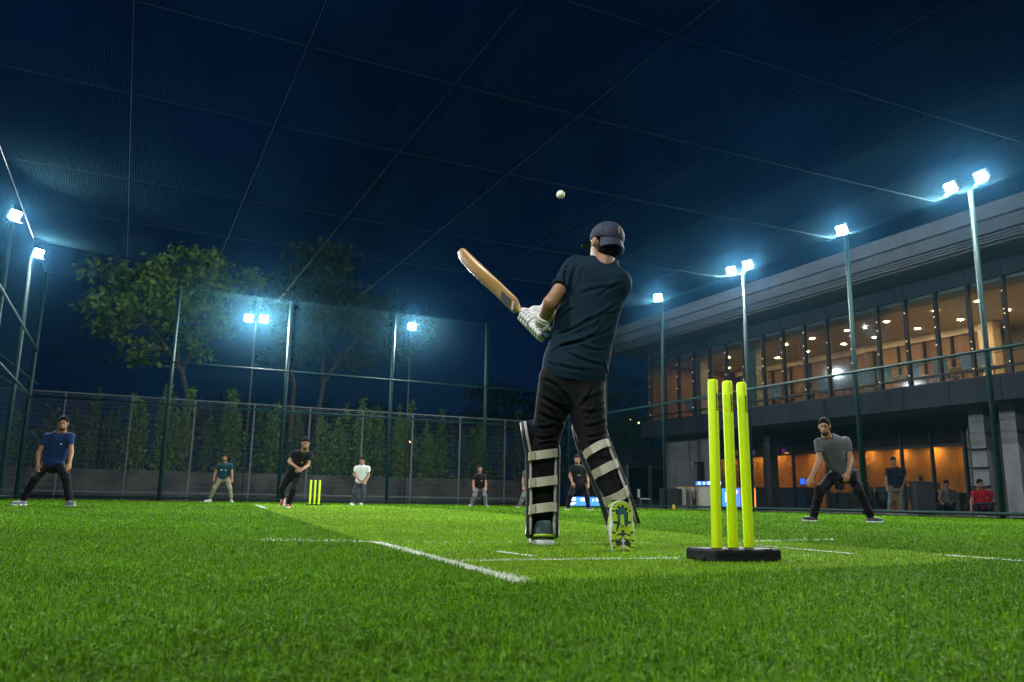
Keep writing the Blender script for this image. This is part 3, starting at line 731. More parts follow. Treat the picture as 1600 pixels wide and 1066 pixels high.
# ------------------------------------------------------------------ implicit-surface modeller (bodies, clothes, gloves)
def vec(*a): return np.array(a, float)
def unit(v): v = np.asarray(v, float); return v / (np.linalg.norm(v) + 1e-12)
def s_cone(p, a, b, r1, r2):
    a = np.asarray(a, float); b = np.asarray(b, float); ba = b - a; pa = p - a
    t = np.clip((pa @ ba) / (ba @ ba + 1e-12), 0, 1)
    return np.linalg.norm(pa - t[:, None] * ba, axis=1) - (r1 + (r2 - r1) * t)
def s_ell(p, c, r, B=None):
    q = p - np.asarray(c, float)
    if B is not None: q = q @ np.asarray(B).T          # rows of B are the axes
    r = np.asarray(r, float); k0 = np.linalg.norm(q / r, axis=1); k1 = np.linalg.norm(q / (r * r), axis=1) + 1e-9
    return k0 * (k0 - 1) / k1
def s_slab(p, a, b, lat, r1, r2, ratio):
    """capsule with an oval section: wide along lat, flattened by ratio across"""
    a = np.asarray(a, float); b = np.asarray(b, float); ax = unit(b - a); lat = unit(lat - ax * (np.asarray(lat) @ ax)); dp = np.cross(ax, lat)
    q = p - a; h = np.linalg.norm(b - a); s = q @ ax; t = np.clip(s / h, 0, 1)
    w = r1 + (r2 - r1) * t; x = q @ lat; y = (q @ dp) / ratio; z = s - t * h
    return (np.sqrt(x * x + y * y + z * z) - w) * (0.5 + 0.5 * ratio)
def smin(a, b, k):
    h = np.clip(0.5 + 0.5 * (b - a) / k, 0, 1); return b + (a - b) * h - k * h * (1 - h)
def smax(a, b, k): return -smin(-a, -b, k)
def mesh_sdf(f, lo, hi, h):
    """sparse naive surface nets"""
    lo = np.asarray(lo, float); hi = np.asarray(hi, float); B = 4
    nb = np.ceil((hi - lo) / (B * h)).astype(int) + 1; n = nb * B
    bi = np.stack(np.meshgrid(*[np.arange(k) for k in nb], indexing='ij'), -1).reshape(-1, 3)
    dc = f(lo + (bi * B + (B - 1) / 2) * h)
    D = np.repeat(np.repeat(np.repeat(dc.reshape(nb), B, 0), B, 1), B, 2).astype(np.float64)
    act = bi[np.abs(dc) < B * h * 1.75]
    off = np.stack(np.meshgrid(*[np.arange(B)] * 3, indexing='ij'), -1).reshape(-1, 3)
    pi = (act[:, None, :] * B + off[None]).reshape(-1, 3)
    D[pi[:, 0], pi[:, 1], pi[:, 2]] = f(lo + pi * h)
    S = D < 0
    c = S[:-1, :-1, :-1].astype(np.int8)
    tot = sum(S[i:n[0] - 1 + i, j:n[1] - 1 + j, k:n[2] - 1 + k].astype(np.int8) for i in (0, 1) for j in (0, 1) for k in (0, 1))
    cells = np.argwhere((tot > 0) & (tot < 8))
    idx = -np.ones(tuple(n - 1), np.int64); idx[cells[:, 0], cells[:, 1], cells[:, 2]] = np.arange(len(cells))
    cor = {(i, j, k): D[cells[:, 0] + i, cells[:, 1] + j, cells[:, 2] + k] for i in (0, 1) for j in (0, 1) for k in (0, 1)}
    acc = np.zeros((len(cells), 3)); cnt = np.zeros(len(cells))
    for a0 in cor:
        for ax in range(3):
            if a0[ax]: continue
            b0 = tuple(1 if q == ax else a0[q] for q in range(3)); va, vb = cor[a0], cor[b0]
            m = (va < 0) != (vb < 0); t = va / (va - vb + 1e-15)
            p = np.tile(np.array(a0, float), (len(cells), 1)); p[:, ax] += t
            acc[m] += p[m]; cnt[m] += 1
    V = lo + (cells + acc / cnt[:, None]) * h
    F = []
    for ax in range(3):
        u, v = (ax + 1) % 3, (ax + 2) % 3
        sl0 = [slice(1, -1)] * 3; sl1 = [slice(1, -1)] * 3; sl0[ax] = slice(0, -1); sl1[ax] = slice(1, None)
        e = np.argwhere(S[tuple(sl0)] != S[tuple(sl1)]); 
        if not len(e): continue
        base = e.copy(); base[:, u] += 1; base[:, v] += 1
        neg = S[base[:, 0], base[:, 1], base[:, 2]]
        q = []
        for du, dv in ((-1, -1), (0, -1), (0, 0), (-1, 0)):
            k = base.copy(); k[:, u] += du; k[:, v] += dv; q.append(idx[k[:, 0], k[:, 1], k[:, 2]])
        q = np.stack(q, 1); q[~neg] = q[~neg][:, ::-1]; F.append(q)
    F = np.concatenate(F); F = F[(F >= 0).all(1)]
    return V, F
def sdf_obj(name, f, lo, hi, h, m, parent, extra=None):
    V, F = mesh_sdf(f, lo, hi, h)
    if extra:
        for v2, f2 in extra: F = np.concatenate([F, f2 + len(V)]); V = np.concatenate([V, v2])
    return quad_obj(name, V, F, m, parent)
def quad_obj(name, V, F, m, parent):
    n = len(F); me = bpy.data.meshes.new(name)
    me.vertices.add(len(V)); me.vertices.foreach_set('co', np.asarray(V, np.float32).ravel())
    me.loops.add(n * 4); me.loops.foreach_set('vertex_index', np.asarray(F, np.int32).ravel())
    me.polygons.add(n); me.polygons.foreach_set('loop_start', (np.arange(n) * 4).astype(np.int32)); me.polygons.foreach_set('loop_total', np.full(n, 4, np.int32))
    me.polygons.foreach_set('use_smooth', np.ones(n, bool))
    if m is not None: me.materials.append(m)
    me.update(); me.validate()
    return link(bpy.data.objects.new(name, me), parent)
def fold_noise(p, seed, freq, n=4):
    r = np.random.default_rng(seed); o = 0
    for k in range(n):
        d = unit(r.normal(size=3)); e = unit(r.normal(size=3))
        o = o + np.sin(p @ d * freq * r.uniform(0.7, 1.5) + 1.7 * np.sin(p @ e * freq * 0.6 + r.uniform(0, 6)) + r.uniform(0, 6))
    return o / n

def crease(ph, sharp=3.0):
    """cloth-like ridges: rounded crests with sharp valleys"""
    return (1 - np.abs(np.sin(ph))) ** sharp

# ------------------------------------------------------------------ heads, hands, shoes in their own frames
# head frame: x to the person's left, y forward (face), z up, origin at the middle of the skull
def head_sdf(p):
    d = s_ell(p, (0, -0.012, 0.028), (0.075, 0.094, 0.088))
    d = smin(d, s_ell(p, (0, 0.022, -0.045), (0.058, 0.068, 0.075)), 0.035)
    d = smin(d, s_ell(p, (0, 0.045, -0.098), (0.030, 0.032, 0.022)), 0.03)
    d = smin(d, s_cone(p, (0, 0.086, -0.005), (0, 0.104, -0.038), 0.007, 0.013), 0.016)
    d = smin(d, s_ell(p, (0, 0.072, 0.022), (0.052, 0.020, 0.010)), 0.02)
    d = smin(d, s_ell(p, (0, 0.078, -0.070), (0.022, 0.014, 0.010)), 0.012)
    for s in (-1, 1):
        d = smax(d, -s_ell(p, (s * 0.030, 0.094, 0.004), (0.017, 0.014, 0.011)), 0.012)
        d = smin(d, s_ell(p, (s * 0.030, 0.078, 0.003), (0.014, 0.012, 0.010)), 0.004)
        d = smin(d, s_ell(p, (s * 0.079, -0.004, -0.012), (0.011, 0.020, 0.032)), 0.008)
    d = smin(d, s_cone(p, (0, -0.022, -0.05), (0, -0.030, -0.16), 0.056, 0.058), 0.035)
    return d
def hair_sdf(p, drop=0.045):
    d = s_ell(p, (0, -0.018, 0.040), (0.083, 0.101, 0.091)) + 0.006 * fold_noise(p, 5, 95)
    cut = s_ell(p, (0, 0.095, -0.035), (0.082, 0.075, 0.098))
    low = -(p[:, 2] + drop - 0.25 * np.clip(p[:, 1] + 0.02, -0.05, 1.0))
    return smax(smax(d, -cut, 0.012), low, 0.015)
def beard_sdf(p):
    d = head_sdf(p) - 0.0022
    reg = s_ell(p, (0, 0.030, -0.100), (0.066, 0.064, 0.046))
    mouth = s_ell(p, (0, 0.100, -0.068), (0.020, 0.03, 0.008))
    return smax(smax(d, reg, 0.008), -mouth, 0.006)
HEAD = mesh_sdf(head_sdf, (-0.11, -0.13, -0.18), (0.11, 0.14, 0.14), 0.0065)
HAIR = mesh_sdf(hair_sdf, (-0.12, -0.15, -0.12), (0.12, 0.14, 0.16), 0.0075)
HAIR_LOW = mesh_sdf(lambda p: smin(np.maximum(hair_sdf(p, 0.060), p[:, 2] - 0.028), smax(s_ell(p, (0, -0.048, -0.040), (0.072, 0.058, 0.062)) + 0.003 * fold_noise(p, 6, 130), -(p[:, 2] + 0.088 - 0.2 * p[:, 1]), 0.01), 0.015), (-0.12, -0.15, -0.15), (0.12, 0.14, 0.16), 0.0065)
HEAD_LO = mesh_sdf(head_sdf, (-0.11, -0.13, -0.18), (0.11, 0.14, 0.14), 0.0095)
HAIR_LO = mesh_sdf(hair_sdf, (-0.12, -0.15, -0.12), (0.12, 0.14, 0.16), 0.011)
BEARD = mesh_sdf(beard_sdf, (-0.1, -0.08, -0.16), (0.1, 0.14, 0.0), 0.006)
# hand frame: z from wrist to fingertips is -z, palm faces +y, thumb towards +x
def hand_sdf(p, curl=0.55):
    d = s_slab(p, (0, 0, -0.02), (0, 0, -0.075), (1, 0, 0), 0.034, 0.042, 0.42)
    for k, (x, L) in enumerate(((0.030, 0.068), (0.010, 0.078), (-0.011, 0.073), (-0.031, 0.056))):
        a = vec(x, 0, -0.095); c = curl * (1 + 0.12 * k)
        b = a + L * 0.45 * vec(0.1 * x, math.sin(c * 0.5), -math.cos(c * 0.5)); e = b + L * 0.33 * vec(0, math.sin(c * 1.2), -math.cos(c * 1.2)); g_ = e + L * 0.25 * vec(0, math.sin(c * 1.8), -math.cos(c * 1.8))
        f = np.minimum(np.minimum(s_cone(p, a, b, 0.0092, 0.0085), s_cone(p, b, e, 0.0085, 0.0078)), s_cone(p, e, g_, 0.0078, 0.0065))
        d = smin(d, f, 0.006)
    th = smin(s_cone(p, (0.026, 0.008, -0.035), (0.056, 0.022, -0.072), 0.014, 0.011), s_cone(p, (0.056, 0.022, -0.072), (0.060, 0.030, -0.100), 0.0105, 0.0085), 0.004)
    d = smin(d, th, 0.012)
    return smin(d, s_cone(p, (0, 0, 0.03), (0, 0, -0.02), 0.026, 0.027), 0.02)
HAND = mesh_sdf(hand_sdf, (-0.08, -0.06, -0.21), (0.09, 0.11, 0.06), 0.0055)
HAND_LO = mesh_sdf(hand_sdf, (-0.08, -0.06, -0.21), (0.09, 0.11, 0.06), 0.008)
def shoe_parts():
    """x across, y toe, z up; heel at y=-0.08, toe at y=0.2"""
    def up(p):
        d = s_ell(p, (0, 0.085, 0.045), (0.046, 0.115, 0.042)); d = smin(d, s_cone(p, (0, -0.024, 0.035), (0, -0.028, 0.105), 0.043, 0.034), 0.03)
        d = smin(d, s_cone(p, (0, 0.03, 0.06), (0, 0.0, 0.085), 0.035, 0.036), 0.02)
        return np.maximum(np.maximum(d, 0.022 - p[:, 2]), p[:, 2] - 0.118)
    def so(p):
        q = p.copy(); q[:, 2] = 0; d = np.minimum(s_cone(q, (0, -0.03, 0), (0, 0.04, 0), 0.043, 0.041), s_cone(q, (0.002, 0.06, 0), (0, 0.155, 0), 0.048, 0.044)); d = smin(d, s_cone(q, (0, 0, 0), (0, 0.1, 0), 0.04, 0.045), 0.02)
        z0 = 0.018 * np.clip((p[:, 1] - 0.13) / 0.07, 0, 1) ** 2
        return np.maximum(d, np.maximum(z0 - p[:, 2], p[:, 2] - 0.030 - z0 * 0.6))
    return mesh_sdf(up, (-0.07, -0.1, 0), (0.07, 0.22, 0.125), 0.009), mesh_sdf(so, (-0.07, -0.1, -0.02), (0.07, 0.22, 0.06), 0.0085)
SHOE_UP, SHOE_SO = shoe_parts()
def frame_rows(fwd, upv):
    f = unit(fwd); u = np.asarray(upv, float); l = unit(np.cross(u, f)); u = np.cross(f, l); return l, f, u     # left, forward, up
def place(M, o, l, f, u, s=1.0, mirror=False):
    V = M[0] * s; F = M[1]
    if mirror: V = V * np.array([-1, 1, 1]); F = F[:, ::-1]
    return np.asarray(o) + V[:, :1] * l + V[:, 1:2] * f + V[:, 2:] * u, F

# ------------------------------------------------------------------ people
def fabric(name, rgb, rough=0.85, var=0.10, weave=260):
    m = mat(name, rgb, rough, var, 9, 0.12, weave, spec=0.15); return m
m_skin = mat('skin', (0.30, 0.150, 0.085), 0.5, 0.10, 14, 0.08, 120, spec=0.4)
m_skin2 = mat('skin_deep', (0.21, 0.105, 0.060), 0.5, 0.10, 14, 0.08, 120, spec=0.4)
m_hair = mat('hair', (0.006, 0.005, 0.0045), 0.85, 0.3, 60, 0.6, 160, spec=0.12)
m_beard = mat('stubble', (0.085, 0.045, 0.028), 0.85, 0.45, 90, 0.4, 200, spec=0.1)
m_eye = mat('eye', (0.02, 0.016, 0.014), 0.25, 0.1, 5)
m_white_sole = mat('white_sole', (0.62, 0.62, 0.60), 0.6, 0.1, 20)
m_black_shoe = mat('black_shoe', (0.018, 0.018, 0.020), 0.55, 0.2, 20)
m_emblem = mat('emblem', (0.6, 0.6, 0.6), 0.6, 0.05, 5)
def person(label, J, shirt, trousers, face, D, shoe=m_black_shoe, sole=m_white_sole, skin=m_skin, beard=True, hair=True, vox=0.014, seed=1, group=None, emblem=None, toes=None, S=1.0, up=(0, 0, 1), sleeve=0.55, pants_low=0.0, shoes=True, cat='person', logo_mat=None, hand_s=1.0, fold_s=None, fold_t=None, hair_mesh=None, hands=True, leg_r=(0.098, 0.076, 0.060), loose=0.0, vox_c=None, hem_drop=0.015):
    """J: joint name -> (px, py, depth offset); L is the image-left side"""
    W = {k: at(v[0], v[1], D + v[2]) for k, v in J.items()}
    hip = (W['hipL'] + W['hipR']) / 2; shm = (W['shL'] + W['shR']) / 2
    ground = vec(hip[0], hip[1], 0)
    root = empty('person', ground, label, cat, group)
    lat = W['shR'] - W['shL']; lath = W['hipR'] - W['hipL']
    neck = W['neck']; hc = W['head']
    spine = unit(shm - hip)
    pts = np.array(list(W.values())); lo = pts.min(0) - 0.22; hi = pts.max(0) + 0.22; lo[2] = max(lo[2], -0.02)
    def torso(p, e=0.0):
        d = s_slab(p, shm - spine * 0.075 * S, hip + spine * 0.10 * S, lat, 0.158 * S + e, 0.142 * S + e, 0.66)
        d = smin(d, s_cone(p, W['shL'] - spine * 0.015, W['shR'] - spine * 0.015, 0.050 * S + e, 0.050 * S + e), 0.06)
        d = smin(d, s_slab(p, hip + spine * 0.06, hip - spine * 0.02, lath, 0.150 * S + e, 0.145 * S + e, 0.72), 0.06)
        for q in 'LR': d = smin(d, s_cone(p, W['sh' + q] * 0.9 + shm * 0.1 - spine * 0.06, W['hip' + q] + spine * 0.16 + (W['hip' + q] - hip) * 0.25, 0.050 * S + e, 0.052 * S + e), 0.05)
        return smin(d, s_cone(p, shm, neck, 0.075 * S + e, 0.052 * S + e), 0.05)
    def body(p):
        d = torso(p, -0.012)
        d = smin(d, s_cone(p, neck - spine * 0.03, hc - np.asarray(up) * 0.03, 0.054 * S, 0.052 * S), 0.03)
        for s in 'LR':
            sh, el, wr = W['sh' + s], W['el' + s], W['wr' + s]
            d = smin(d, s_cone(p, sh, el, 0.050 * S, 0.040 * S), 0.03)
            fa = el + (wr - el) * 0.3
            d = smin(d, np.minimum(s_cone(p, el, fa, 0.040 * S, 0.041 * S), s_cone(p, fa, wr, 0.041 * S, 0.027 * S)), 0.02)
            kn, an = W['kn' + s], W['an' + s]
            d = smin(d, s_cone(p, W['hip' + s], kn, 0.066 * S, 0.048 * S), 0.03)
            d = smin(d, np.minimum(s_cone(p, kn, kn + (an - kn) * 0.3, 0.052 * S, 0.054 * S), s_cone(p, kn + (an - kn) * 0.3, an, 0.054 * S, 0.036 * S)), 0.02)
        return d
    extra = []; far = D > 16; HD = HEAD_LO if far else HEAD; HN = HAND_LO if far else HAND
    if vox_c is None: face = unit(face) - UP * 0.24
    hl, hf, hu = frame_rows(face, up)
    extra.append(place(HD, hc, hl, hf, hu, 1.0 * S))
    for s in ('LR' if hands else ''):
        el, wr = W['el' + s], W['wr' + s]; hd = W.get('ha' + s)
        ax = unit((hd - wr) if hd is not None else (wr - el)); palm = unit(hip - wr + FW * 0.2); palm = unit(palm - ax * (palm @ ax)); x = np.cross(palm, -ax)
        tw = unit(-FW * 0.6 + (W['shR'] - W['shL']) * (1 if s == 'L' else -1)); mir = (x @ tw) < 0
        if mir: x = -x; extra.append(place(HN, wr, x * -1 * -1, palm, -ax, S * hand_s, False) if np.dot(np.cross(x, palm), -ax) > 0 else (place(HN, wr, x, palm, -ax, S * hand_s)[0], HN[1][:, ::-1]))
        else: extra.append(place(HN, wr, x, palm, -ax, S * hand_s))
    sdf_obj('body', body, lo, hi, vox, skin, root, extra)
    hem = hip - spine * hem_drop * S
    hem_n = unit(spine * 0.45 + UP * 0.55) if vox_c is None else spine
    def shirt_f(p):
        fn = fold_s(p, W) if fold_s else 0.009 * (0.5 - crease(p @ vec(3, 2, 17) + 1.6 * fold_noise(p, seed, 14), 2.0)) * (0.4 + 0.6 * fold_noise(p, seed + 3, 9) ** 2) + 0.005 * fold_noise(p, seed + 50, 40)
        d = torso(p, 0.014) - loose * np.clip(1.0 - ((p - hip) @ spine) / 0.42, 0, 1) + fn
        for s in 'LR':
            sh, el = W['sh' + s], W['el' + s]; e = sh + (el - sh) * sleeve
            sl = s_cone(p, sh - spine * 0.012, e, 0.060 * S, 0.062 * S) + fn; dd = unit(el - sh)
            sl = smax(sl, (p - e) @ dd, 0.01)
            d = smin(d, sl, 0.055)
        d = smax(d, (hem - p) @ hem_n, 0.01)
        return smax(d, -s_cone(p, neck - spine * 0.005, neck + unit(hc - neck) * 0.3, 0.062 * S, 0.075 * S), 0.012)
    sh_o = sdf_obj('shirt', shirt_f, lo, hi, vox_c or vox * 0.9, shirt, root)
    wst = hip + spine * 0.10 * S
    def pants_f(p):
        fn = fold_t(p, W) if fold_t else 0.010 * (0.5 - crease(p @ vec(4, 3, 15) + 1.6 * fold_noise(p, seed + 9, 13), 2.0)) + 0.005 * fold_noise(p, seed + 70, 45)
        d = smax(s_slab(p, hip + spine * 0.08, hip - spine * 0.02, lath, 0.146 * S, 0.148 * S, 0.76) + fn, (p - wst) @ spine, 0.01)
        for s in 'LR':
            kn, an = W['kn' + s], W['an' + s]; low = an + (kn - an) * pants_low
            leg = smin(s_cone(p, W['hip' + s], kn, leg_r[0] * S, leg_r[1] * S), s_cone(p, kn, an, leg_r[1] * S, leg_r[2] * S), 0.03) + fn
            leg = smax(leg, (p - low) @ unit(an - kn) - 0.01, 0.01)
            d = smin(d, leg, 0.035)
        return d
    sdf_obj('trousers', pants_f, lo, hi, vox_c or vox, trousers, root)
    if hair: quad_obj('hair', *place(hair_mesh or (HAIR_LO if far else HAIR), hc, hl, hf, hu, S), m_hair, root)
    if beard: quad_obj('beard', *place(BEARD, hc, hl, hf, hu, S), m_beard, root)
    for s in (-1, 1):
        c = hc + (hl * s * 0.030 + hf * 0.0865 + hu * 0.003) * S
        MB().ball(c, 0.0075 * S, 8, 6).build('eye', m_eye, root, True)
        MB().tube([hc + (hl * s * 0.012 + hf * 0.098 + hu * 0.022) * S, hc + (hl * s * 0.032 + hf * 0.092 + hu * 0.028) * S, hc + (hl * s * 0.050 + hf * 0.074 + hu * 0.022) * S], [0.0025, 0.0036, 0.002], 5).build('eyebrow', m_hair, root, True)
    if shoes:
        for s in 'LR':
            an = W['an' + s]; t = toes[s] if toes else -FW
            t = np.asarray(t, float); zz = max(0.0, an[2] - 0.085) if toes is None or len(t) == 3 and abs(t[2]) < 0.01 else None
            f = unit(t); o = an - unit(UP - f * (UP @ f)) * 0.085 * S
            if abs(f[2]) < 0.05: o[2] = max(o[2], 0.0) if o[2] > 0.06 else 0.0
            l2, f2, u2 = frame_rows(f, UP)
            so = quad_obj('shoe', *place(SHOE_UP, o, l2, f2, u2, S), shoe, root)
            quad_obj('sole', *place(SHOE_SO, o, l2, f2, u2, S), sole, so)
    if emblem:
        # small chest print, laid on the shirt front
        f = unit(np.cross(lat, spine)); f = f if f @ face > 0 else -f
        lt = unit(lat)
        for (ex, ez, ew, eh) in emblem:
            c = shm - spine * (0.14 + ez) + lt * ex; P0 = c + f * 0.3
            t_ = np.linspace(0, 0.4, 400); dd = shirt_f(P0 - f * t_[:, None]); k = np.argmax(dd < 0.0); c = P0 - f * (t_[k] - 0.004)
            MB().obox(c, lt * ew, spine * eh, f * 0.003).build('chest_emblem', logo_mat or m_emblem, sh_o)
    return root
c_navy = fabric('navy_cotton', (0.010, 0.030, 0.105)); c_black = fabric('black_cotton', (0.012, 0.012, 0.014)); c_white = fabric('white_cotton', (0.60, 0.61, 0.62)); c_teal = fabric('teal_cotton', (0.012, 0.055, 0.075))
c_grey = fabric('grey_marl', (0.085, 0.090, 0.098)); c_red = fabric('red_cotton', (0.30, 0.010, 0.018)); c_dark = fabric('dark_trouser', (0.008, 0.0085, 0.011)); c_khaki = fabric('khaki_trouser', (0.24, 0.23, 0.15))
c_denim = fabric('blue_grey_trouser', (0.035, 0.045, 0.065)); c_gtrous = fabric('grey_trouser', (0.12, 0.125, 0.13)); c_inky = fabric('ink_cotton', (0.010, 0.014, 0.026))
m_redshoe = mat('red_shoe', (0.22, 0.015, 0.018), 0.5, 0.2, 20); m_paleshoe = mat('pale_shoe', (0.45, 0.44, 0.40), 0.6, 0.15, 20); m_greyshoe = mat('grey_shoe', (0.16, 0.17, 0.20), 0.6, 0.2, 20)
m_gold = mat('gold_print', (0.55, 0.35, 0.08), 0.5, 0.1, 8)
BACK = -FW
person('person in blue shirt and black trousers crouching with hands on knees', dict(head=(99, 661, -0.20), neck=(95, 677, -0.10), shL=(74, 682, -0.08), shR=(110, 681, -0.08), elL=(61, 707, -0.08), elR=(111.5, 706, -0.06), wrL=(59, 725, -0.20), wrR=(108.5, 724, -0.20),
       hipL=(74, 726, 0.12), hipR=(92, 726, 0.12), knL=(55, 748, -0.12), knR=(103, 747, -0.10), anL=(36.5, 780, 0.0), anR=(108, 780.5, 0.0)), c_navy, c_dark, BACK + RT * 0.35, 14.9, shoe=m_greyshoe, toes=dict(L=-FW * 0.5 - RT * 0.5, R=-FW * 0.5 + RT * 0.9), seed=3, vox=0.012, emblem=[(0.11, -0.01, 0.020, 0.012)], group='players on the field', up=(0, 0, 1))
person('person in grey shirt and black trousers crouching ready beside the stumps', dict(head=(1288, 666, -0.22), neck=(1295, 684, -0.12), shL=(1279, 691, -0.14), shR=(1321, 689, -0.04), elL=(1281, 720, -0.16), elR=(1329, 717, -0.06), wrL=(1268, 745, -0.26), wrR=(1326, 738, -0.18), haL=(1262, 756, -0.3), haR=(1322, 751, -0.2),
       hipL=(1307, 740, 0.10), hipR=(1331, 740, 0.14), knL=(1281, 767, -0.12), knR=(1341, 766, -0.06), anL=(1271, 806, 0.0), anR=(1360, 806, 0.04)), c_grey, c_dark, BACK - RT * 0.55, 12.2, toes=dict(L=-FW * 0.35 - RT, R=-FW * 0.75 + RT * 0.5), seed=5, vox=0.011, emblem=[(0.06, 0.02, 0.012, 0.008)], logo_mat=m_gold, group='players on the field')
person('person in teal shirt and khaki trousers standing wide by the far fence', dict(head=(351, 715, -0.12), neck=(350.6, 723, -0.05), shL=(341, 727, -0.04), shR=(361, 727, -0.04), elL=(336.5, 738, -0.03), elR=(362.5, 739, -0.03), wrL=(334, 747, -0.10), wrR=(362.5, 748, -0.10),
       hipL=(344, 748, 0.08), hipR=(354.5, 748, 0.08), knL=(335, 763, -0.08), knR=(359, 763, -0.08), anL=(328, 779, 0), anR=(361.5, 780, 0)), c_teal, c_khaki, BACK + RT * 0.2, 27.6, shoe=m_paleshoe, toes=dict(L=-FW * 0.5 - RT * 0.6, R=-FW * 0.6 + RT * 0.4), seed=7, vox=0.017, emblem=[(-0.05, 0, 0.03, 0.02), (0.08, 0.01, 0.03, 0.015)], group='players on the field', pants_low=0.1)
person('person in black shirt running up to bowl with hands together', dict(head=(477.5, 693, -0.22), neck=(474, 705, -0.12), shL=(459, 709, -0.10), shR=(485, 711, -0.06), elL=(452.5, 722, -0.15), elR=(481, 727, -0.12), wrL=(464, 731, -0.34), wrR=(472, 733.5, -0.34), haL=(471, 735, -0.4), haR=(467, 735, -0.4),
       hipL=(452, 742, 0.02), hipR=(467, 742, 0.02), knL=(441, 763, -0.05), knR=(459, 765, -0.18), anL=(442, 777, 0.28), anR=(451, 787.5, -0.08)), c_black, c_dark, BACK + RT * 0.1, 17.8, shoe=m_redshoe, toes=dict(L=vec(0, 0, -1.0) - FW * 0.7, R=-FW), seed=9, vox=0.013, emblem=[(0.08, 0.03, 0.016, 0.012)], logo_mat=m_gold, group='players on the field')
person('person in white shirt and dark jeans standing beyond the far stumps', dict(head=(566, 720, -0.08), neck=(565.6, 727, -0.03), shL=(557, 731, -0.02), shR=(575, 731, -0.02), elL=(553.5, 742, -0.03), elR=(576, 743, -0.03), wrL=(561, 750, -0.2), wrR=(571.5, 752, -0.18),
       hipL=(560, 755, 0.04), hipR=(568, 755, 0.04), knL=(554, 769, -0.08), knR=(568, 770, -0.06), anL=(551.5, 786.5, 0), anR=(565, 787.5, 0)), c_white, c_denim, BACK, 25.6, shoe=m_paleshoe, toes=dict(L=-FW - RT * 0.2, R=-FW), seed=11, vox=0.016, beard=False, group='players on the field')
person('person in black shirt and grey trousers leaning forward by the fourth post', dict(head=(750, 732.5, -0.15), neck=(749.3, 740, -0.07), shL=(743, 744, -0.06), shR=(757, 744, -0.06), elL=(739.5, 754, -0.05), elR=(759, 755, -0.05), wrL=(740, 763, -0.14), wrR=(759, 762.5, -0.14),
       hipL=(745.5, 763, 0.10), hipR=(754, 763, 0.10), knL=(741, 775, -0.08), knR=(757.5, 775, -0.08), anL=(736.5, 790, 0), anR=(759.5, 791, 0)), c_black, c_gtrous, BACK + RT * 0.1, 29.0, shoe=m_greyshoe, toes=dict(L=-FW - RT * 0.4, R=-FW + RT * 0.3), seed=13, vox=0.018, beard=False, emblem=[(0.06, 0, 0.012, 0.02)], group='players on the field')
person('person in grey mostly hidden behind the left pad of the batter', dict(head=(828, 725, -0.05), neck=(828, 733.5, 0), shL=(820.5, 738, 0), shR=(836, 738, 0), elL=(817.5, 750, 0), elR=(840, 750, 0), wrL=(817.5, 761, -0.08), wrR=(840, 761, -0.08),
       hipL=(823, 763, 0.04), hipR=(833, 763, 0.04), knL=(817.5, 776, -0.06), knR=(838, 776, -0.04), anL=(811.5, 792, 0), anR=(840, 792.5, 0)), c_grey, c_gtrous, BACK, 27.0, toes=dict(L=-FW - RT * 0.6, R=-FW + RT * 0.4), seed=15, vox=0.018, group='players on the field')
person('person in black shirt and trousers seen between the legs of the batter', dict(head=(902, 717.5, -0.12), neck=(903, 727, -0.05), shL=(894, 731, -0.03), shR=(914, 731, -0.03), elL=(891, 744, -0.02), elR=(918, 744, -0.02), wrL=(894, 754, -0.12), wrR=(919, 756, -0.08),
       hipL=(898, 758, 0.06), hipR=(911, 758, 0.06), knL=(891.5, 774, -0.08), knR=(917, 774, -0.05), anL=(887, 793, 0), anR=(919.5, 793.5, 0)), c_black, c_dark, BACK - RT * 0.1, 22.6, toes=dict(L=-FW - RT * 0.5, R=-FW + RT * 0.5), seed=17, vox=0.016, emblem=[(0.0, 0.05, 0.05, 0.006)], group='players on the field')
person('person in dark polo and grey trousers standing behind the right fence', dict(head=(1396, 720, -0.03), neck=(1396, 730, 0), shL=(1387, 734.5, 0), shR=(1412, 734.5, 0), elL=(1384.5, 749.5, 0.04), elR=(1414.5, 749.5, 0.04), wrL=(1386, 762, -0.04), wrR=(1410, 762, -0.12),
       hipL=(1393, 763, 0), hipR=(1406, 763, 0), knL=(1391, 785, -0.04), knR=(1407, 785, -0.04), anL=(1389.5, 805, 0.02), anR=(1408, 805, 0.02)), c_inky, c_gtrous, BACK, 25.2, skin=m_skin2, toes=dict(L=-FW - RT * 0.3, R=-FW + RT * 0.3), seed=19, vox=0.016, emblem=[(0.07, 0, 0.02, 0.006)], logo_mat=m_gold, group='onlookers behind the right fence')
person('person in red shirt sitting behind the right fence', dict(head=(1531, 756, -0.05), neck=(1533, 765, 0), shL=(1522, 769.5, 0), shR=(1547, 769.5, 0), elL=(1518, 783, 0), elR=(1552, 783, 0), wrL=(1518, 794, -0.16), wrR=(1555, 794, -0.14),
       hipL=(1528, 795, 0.05), hipR=(1543, 795, 0.05), knL=(1524, 793, -0.42), knR=(1548, 793, -0.42), anL=(1524, 812, -0.40), anR=(1548, 812, -0.40)), c_red, c_dark, BACK, 22.6, skin=m_skin2, toes=dict(L=-FW, R=-FW), seed=21, vox=0.016, emblem=[(0.07, 0, 0.02, 0.008)], group='onlookers behind the right fence')
